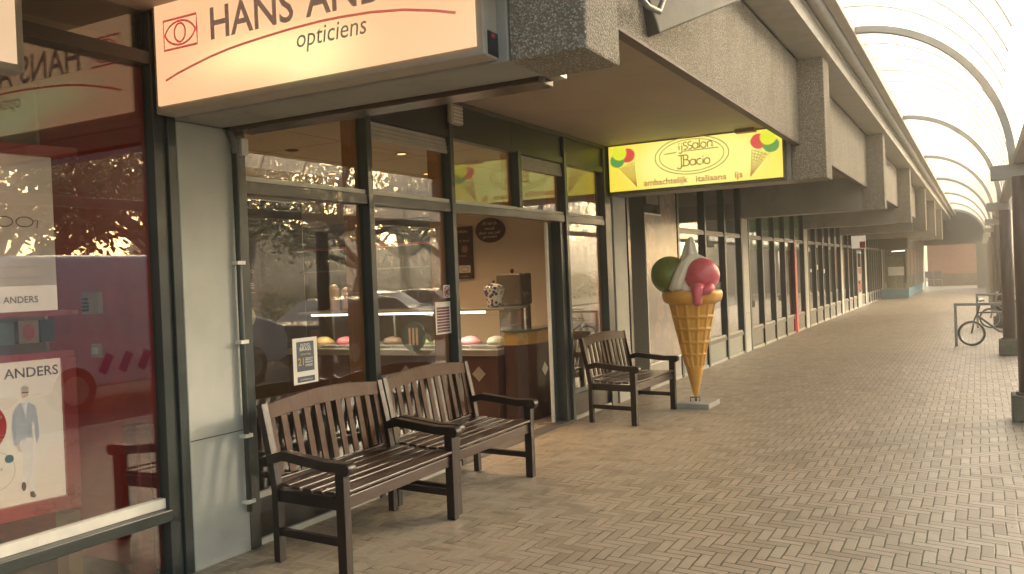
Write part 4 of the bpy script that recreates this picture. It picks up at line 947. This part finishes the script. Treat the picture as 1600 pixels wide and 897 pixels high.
for q in (0, 1):
    x = .90 + q * .50; MB().box(x, x + .40, 60.6, 60.64, .55, .98).build('backrest', mat('grey violet mesh', (.12, .12, .16), .6), fc, bevel=.01); MB().box(x, x + .40, 60.15, 60.6, .42, .47).build('seat', STEEL, fc, bevel=.01)
for x in (.87, 1.35, 1.83): MB().box(x, x + .04, 60.2, 60.65, 0.004, .42).build('leg', STEEL, fc); MB().box(x, x + .04, 60.6, 60.65, .42, 1.0).build('upright', STEEL, fc)

# ------------------------------------------------------------------ racks and bicycles
def rack(x, y, label):
    t = thing('bicycle_rack', (x + .4, y, 0), label, 'bicycle rack', 'square tube bicycle racks'); m = STEEL
    MB().box(x, x + .05, y - .025, y + .025, 0, .75).build('leg', m, t, bevel=.004); MB().box(x + .95, x + 1.0, y - .025, y + .025, 0, .75).build('leg', m, t, bevel=.004); MB().box(x, x + 1.0, y - .025, y + .025, .752, .802).build('top_bar', m, t, bevel=.004)
rack(3.52, 18.1, 'nearest square tube bicycle rack with a small bicycle leaning on it'); rack(3.86, 23.0, 'second square tube bicycle rack, behind the nearest one')
def torus(m, c, Rr, r, n=36, k=10):
    rings = []
    for i in range(n):
        a = 2 * math.pi * i / n; d = Vector((math.cos(a), 0, math.sin(a))); rings.append([m.bm.verts.new(Vector(c) + d * (Rr + r * math.cos(2 * math.pi * j / k)) + Vector((0, 1, 0)) * r * math.sin(2 * math.pi * j / k)) for j in range(k)])
    m.skin(rings + [rings[0]], caps=False); return m
def bike(loc, label):
    t = thing('bicycle', loc, label, 'bicycle', 'small wheeled bicycles at the racks'); G = mat('grey bicycle paint', (.12, .12, .115), .4)
    for x in (0, .98):
        w_ = torus(MB(), (x, 0, .235), .215, .02).build('tyre', BLACK if 0 else mat('worn tyre', (.07, .068, .06), .7), t, local=True)
        torus(MB(), (x, 0, .235), .192, .008).build('rim', ALU, w_, local=True); m = MB()
        for q in range(14): a = 2 * math.pi * q / 14; m.tube([(x, 0, .235), (x + .19 * math.cos(a), 0, .235 + .19 * math.sin(a))], .0015, 4)
        m.build('spokes', ALU, w_, local=True)
    MB().tube([(0, .03, .235), (.05, .03, .48), (.10, 0, .60), (.16, 0, .80)], .016, 8).build('fork', G, t, local=True)
    MB().tube([(.11, 0, .62), (.62, 0, .62)], .016, 8).build('top_tube', G, t, local=True); MB().tube([(.10, 0, .57), (.45, 0, .27), (.55, 0, .26)], .02, 8).build('down_tube', G, t, local=True)
    MB().tube([(.55, 0, .26), (.66, 0, .80)], .016, 8).build('seat_tube', G, t, local=True); MB().tube([(.55, .03, .26), (.98, .03, .235), (.64, .0, .62)], .01, 8).build('chain_stay', G, t, local=True)
    MB().tube([(.20, -.28, .86), (.13, -.12, .84), (.16, 0, .82), (.13, .12, .84), (.20, .28, .86)], .012, 8).build('handlebar', G, t, local=True); MB().box(.54, .80, -.06, .06, .80, .84).build('saddle', BLACK, t, bevel=.02, local=True)
    torus(MB(), (.55, .04, .26), .07, .006, 24, 6).build('chainring', ALU, t, local=True)
    return t
bk = bike((3.80, 18.16, 0), 'grey small wheeled bicycle leaning on the nearest rack'); bk.rotation_euler = (R(2), 0, R(4))
dup(bk, (4.15, 22.85, 0), 'grey bicycle at the second rack, mostly hidden behind the columns', R(-8))

# ------------------------------------------------------------------ car park seen in the windows
def car_prof(t, secs, w, name, m, z0=.28):
    """loft of side profile: secs list of (y, z_top) ; half widths lower/upper"""
    pass
def vehicle(loc, rz, label, cat, side, glassz, w, paint, wheels, wr, extras=None, name='parked_car'):
    """side: outline polygon (y,z) body; glassz: list of window polygons (y,z)"""
    t = thing(name, loc, label, cat, 'vehicles in the car park', rz)
    m = MB(); zmax = max(z for _, z in side); zb_ = min(z for _, z in side)
    xs = [-w / 2, -w / 2 + .10, 0, w / 2 - .10, w / 2]
    rings = []
    for i, x in enumerate((-1, -.88, 0, .88, 1)):
        ring = []
        for (y, z) in side:
            nar = 1 - .16 * max(0, (z - .95) / (zmax - .95)) if z > .95 else 1
            sh = .985 if abs(x) == 1 else 1.0
            ring.append(m.bm.verts.new((x * w / 2 * nar, y * sh, zb_ + (z - zb_) * (.985 if abs(x) == 1 else 1))))
        rings.append(ring)
    m.skin(rings, smooth=False).build('body', paint, t, bevel=.04, local=True)
    GL = mat('dark car glass', (.012, .014, .015), .08, coat=.5)
    for poly in glassz:
        for s in (-1, 1):
            m = MB(); f = []
            for dx in (0, .006):
                f.append([m.bm.verts.new((s * (w / 2 * (1 - .16 * max(0, (z - .95) / (zmax - .95))) + .004 + dx), y, z)) for y, z in poly])
            m.skin(f, smooth=False).build('side_window', GL, t, local=True)
    for y in wheels:
        for s in (-1, 1):
            o = MB().tube([(s * (w / 2 - .20), y, wr), (s * (w / 2 + .012), y, wr)], wr, 28).build('tyre', BLACK, t, local=True)
            MB().tube([(s * (w / 2 + .0), y, wr), (s * (w / 2 + .02), y, wr)], wr * .62, 20).build('rim', ALU, o, local=True)
    if extras: extras(t, w)
    return t
vs_ = [(-2.7, .35), (2.45, .35), (2.66, .42), (2.72, .75), (2.62, 1.02), (2.2, 1.16), (1.85, 1.25), (1.15, 2.10), (.85, 2.26), (.0, 2.34), (-2.5, 2.32), (-2.68, 2.2)]
VANP = mat('pale blue white van paint', (.74, .76, .80), .3, coat=.5)
def vex(t, w):
    m = MB(); 
    for s in (1, -1):
        for q in range(8): m.sweep([(s * (w / 2 + .004), -1.3 + q * .34, .55), (s * (w / 2 + .004), -1.15 + q * .34, .82)], .004, .14, up=(0, 1, 0))
    m.build('violet_stripes', mat('violet stripe', (.16, .08, .30), .4), t, local=True)
    m = MB(); m.sweep([(0, 1.88, 1.28), (0, 1.16, 2.09)], w * .78, .01, up=(1, 0, 0)); m.build('windscreen', mat('dark car glass', (.012, .014, .015), .08, coat=.5), t, local=True)
    for s in (-1, 1):
        MB().lathe([(.10, 0), (.11, .03), (.06, .06), (.01, .07)], (0, 0, 0), 16).build('headlight', mat('headlamp glass', (.6, .6, .5), .1), t, local=True).matrix_basis = Matrix.Translation((s * .72, 2.60, .88)) @ Matrix.Rotation(R(-80), 4, 'X') @ Matrix.Scale(1.6, 4, (0, 0, 1))
    MB().box(-.75, .75, 2.66, 2.74, .50, .66).build('grille', BLACK, t, local=True); MB().box(-.96, .96, 2.5, 2.76, .33, .47).build('bumper', BLACK, t, bevel=.03, local=True)
    for s in (-1, 1): MB().box(s * 1.0 - .06, s * 1.0 + .06, 1.35, 1.5, 1.2, 1.5).build('mirror', BLACK, t, bevel=.02, local=True)
    P = plane((-w / 2 * .94 - .03, .1, 1.70), (0, -1, 0)); MB().stroke(arc(0, 0, .13, .13, 0, 360, 24)[:-1], .03, P, .004, closed=True).stroke([(-.12, 0), (.12, 0)], .02, P, .004).stroke([(0, -.12), (0, .12)], .02, P, .004).build('round_badge', REDF, t, local=True)
vehicle((8.5, 9.75, -.12), 0, 'pale blue white van with violet stripes, mirrored in the shop windows', 'van', vs_, [[(.15, 1.25), (1.65, 1.25), (1.02, 2.02), (.15, 2.05)]], 2.0, VANP, (-1.75, 1.75), .34, vex, name='delivery_van')
cs_ = [(-2.15, .30), (2.1, .30), (2.2, .5), (2.15, .78), (1.9, .90), (1.1, .98), (.45, 1.40), (-.2, 1.47), (-1.1, 1.42), (-1.85, 1.0), (-2.15, .92), (-2.2, .6)]
cw_ = [[(.85, .99), (.38, 1.36), (-.1, 1.40), (-.1, .99)], [(-.18, .99), (-.18, 1.40), (-1.0, 1.37), (-1.55, 1.02)]]
def cex(t, w):
    for s in (-1, 1): MB().box(s * .62 - .14, s * .62 + .14, 2.08, 2.19, .62, .76).build('headlight', mat('headlamp glass', (.6, .6, .5), .1), t, bevel=.02, local=True); MB().box(s * .62 - .14, s * .62 + .14, -2.2, -2.12, .70, .84).build('tail_light', REDF, t, bevel=.02, local=True)
c0 = vehicle((8.3, 15.6, -.12), 0, 'black car parked in front of the van, mirrored in the parlour window', 'car', cs_, cw_, 1.76, mat('black car paint', (.015, .015, .017), .15, coat=.6), (-1.35, 1.35), .31, cex)
spots = [(14, 24, R(90), (.30, .31, .32), 'silver car parked in the row facing the arcade, left of the others'), (14, 27.2, R(90), (.04, .06, .12), 'dark blue car in the parking row'), (14, 33, R(90), (.5, .5, .48), 'white car in the parking row far down the car park'), (14, 6, R(90), (.22, .22, .23), 'grey car parked opposite the optician'), (14, 2.5, R(90), (.28, .03, .02), 'red car parked opposite the optician')]
for (x, y, rz, c, lb) in spots: vehicle((x, y, -.12), rz, lb, 'car', cs_, cw_, 1.76, mat('car paint', c, .2, coat=.6), (-1.35, 1.35), .31, cex)

# ------------------------------------------------------------------ trees
BARK = mat('grey brown bark', (.085, .065, .045), .9, var=.3, scale=9, bump=.8, bscale=25)
LEAF = [leaves('oak leaves', (.035, .055, .012), (.09, .12, .03)), leaves('lime leaves', (.05, .075, .015), (.12, .15, .035))]
def make_tree(seed, h, cr, trunk_r, dens, lm):
    rnd = random.Random(seed); tr = MB(); lf_ = MB()
    def branch(p, d, L, r, lvl):
        pts = [p]; rad = [r]; n = 5
        for i in range(n):
            d = (d + Vector((rnd.uniform(-.25, .25), rnd.uniform(-.25, .25), rnd.uniform(-.05, .16)))).normalized(); p = p + d * L / n; pts.append(p); rad.append(r * (1 - .65 * (i + 1) / n))
        tr.tube(pts, rad, 8 if lvl < 2 else 5)
        if lvl < 3:
            for q in range(7 if lvl == 0 else 4):
                k = rnd.randint(2, n) if lvl else rnd.randint(2, n); a = rnd.uniform(0, 2 * math.pi); e = rnd.uniform(-.25, .7)
                nd = Vector((math.cos(a) * math.cos(e), math.sin(a) * math.cos(e), math.sin(e))); branch(pts[k], (nd + d * .35).normalized(), L * rnd.uniform(.5, .72), rad[k] * .7, lvl + 1)
        if lvl >= 2:
            for k in range(1, n + 1):
                for q in range(dens):
                    c = pts[k] + Vector((rnd.gauss(0, .38), rnd.gauss(0, .38), rnd.gauss(0, .30)))
                    s = rnd.uniform(.07, .15); ax = Vector((rnd.gauss(0, 1), rnd.gauss(0, 1), rnd.gauss(0, 1))).normalized(); bx = ax.orthogonal().normalized() * s * .6; ax = ax * s
                    lf_.face([lf_.bm.verts.new(c - ax), lf_.bm.verts.new(c + bx), lf_.bm.verts.new(c + ax), lf_.bm.verts.new(c - bx)])
    branch(Vector((0, 0, 0)), Vector((0, 0, 1)), h * .5, trunk_r, 0)
    return tr, lf_
protos = []
for q, (sd_, h, cr, r, dn) in enumerate(((5, 11, 4, .26, 9), (11, 13, 4.5, .32, 4))):
    t = thing('verge_tree', (0, 0, 0), 'x', 'tree', 'leafy trees across the car park'); tr, lf_ = make_tree(sd_, h, cr, r, dn, 0)
    tr.build('trunk', BARK, t, local=True); lf_.build('crown', LEAF[q], t, local=True); protos.append(t)
tp = [(12.2, 7.2, 1, .9, 'big leafy tree standing opposite the optician, mirrored behind the van'), (17.5, 13.0, 0, 1., 'leafy tree behind the van'), (18.5, 20, 1, 1., 'leafy tree opposite the ice cream parlour'), (17.5, 27, 0, 1.1, 'leafy tree past the parking row'), (19, 36, 1, 1.1, 'leafy tree far down the car park'), (24, 17, 0, 1.2, 'second row tree behind the parlour reflection'), (26, 25, 1, 1.2, 'second row tree by the grass'), (25, 8, 0, 1.1, 'second row tree opposite the optician'), (18, 3, 1, 1.0, 'leafy tree at the near end of the verge'), (20, 46, 0, 1.2, 'leafy tree near the far end of the verge'), (30, 33, 0, 1.3, 'third row tree on the grass'), (30, 48, 1, 1.3, 'third row tree at the far end')]
first = {0: True, 1: True}
for (x, y, q, s, lb) in tp:
    p = protos[q]
    if first[q]: p.location = (x, y, -.1); p['label'] = lb; first[q] = False; o = p
    else: o = dup(p, (x, y, -.1), lb)
    o.scale = (s, s, s); o.rotation_euler = (0, 0, (x * 7 + y * 3) % 6.28)

# far wood and shrubs beyond the car park
rnd = random.Random(21)
def foliage(name, x0, x1, ya, yb, z0, zt, n, s0, mt):
    m = MB()
    for q in range(n):
        y = rnd.uniform(ya, yb); top = zt * (.45 if zt > 3 and y < 40 else 1.) * (.72 + .28 * math.sin(y * .31) * math.cos(y * .13 + 1) + .12 * math.sin(y * 1.3))
        c = Vector((rnd.uniform(x0, x1), y, z0 + (top - z0) * rnd.random() ** .8)); s_ = s0 * rnd.uniform(.6, 1.3)
        ax = Vector((rnd.gauss(0, 1), rnd.gauss(0, 1), rnd.gauss(0, 1))).normalized(); bx = ax.orthogonal().normalized() * s_ * .6; ax = ax * s_
        m.face([m.bm.verts.new(c - ax), m.bm.verts.new(c + bx), m.bm.verts.new(c + ax), m.bm.verts.new(c - bx)])
    return tag(m.build(name, mt), kind='stuff')
tag(foliage('far_wood', 42, 48, -45, 120, 0, 7.6, 42000, .55, LEAF[0]), 'dense wood closing off the far side of the car park', 'wood')
tag(foliage('shrub_border', 21, 23, -20, 80, -.05, 2.0, 12000, .16, LEAF[1]), 'low green shrub border along the grass verge', 'shrubs')

# ------------------------------------------------------------------ haze volume added to imitate veiling glare
hm = bpy.data.materials.new('added glare haze'); hm.use_nodes = True; ht = hm.node_tree; ht.nodes.clear()
ho = ht.nodes.new('ShaderNodeOutputMaterial'); hv = ht.nodes.new('ShaderNodeVolumePrincipled')
hv.inputs['Color'].default_value = (1, .97, .90, 1); hv.inputs['Density'].default_value = .006; hv.inputs['Anisotropy'].default_value = .75
ht.links.new(hv.outputs[0], ho.inputs['Volume'])
tag(MB().box(-9, 60, -50, 130, -1.4, 17).build('haze', hm), 'pale haze added for veiling glare', 'haze', kind='stuff')

# ------------------------------------------------------------------ litter
m = MB(); rr = random.Random(9)
for q in range(420):
    x = rr.uniform(.1, 4.2); y = rr.uniform(2.5, 22); s = rr.uniform(.004, .012) * (1.4 if rr.random() < .1 else 1); a = rr.uniform(0, 6.28)
    c, s_ = math.cos(a) * s, math.sin(a) * s
    m.face([m.bm.verts.new((x + c, y + s_, .004)), m.bm.verts.new((x - s_ * .6, y + c * .6, .008)), m.bm.verts.new((x - c, y - s_, .004)), m.bm.verts.new((x + s_ * .6, y - c * .6, .005))])
tag(m.build('fallen_petals', mat('dry petals', (.55, .48, .36), .8)), 'scattered pale petals and crumbs on the brick paving', 'petals', kind='stuff')
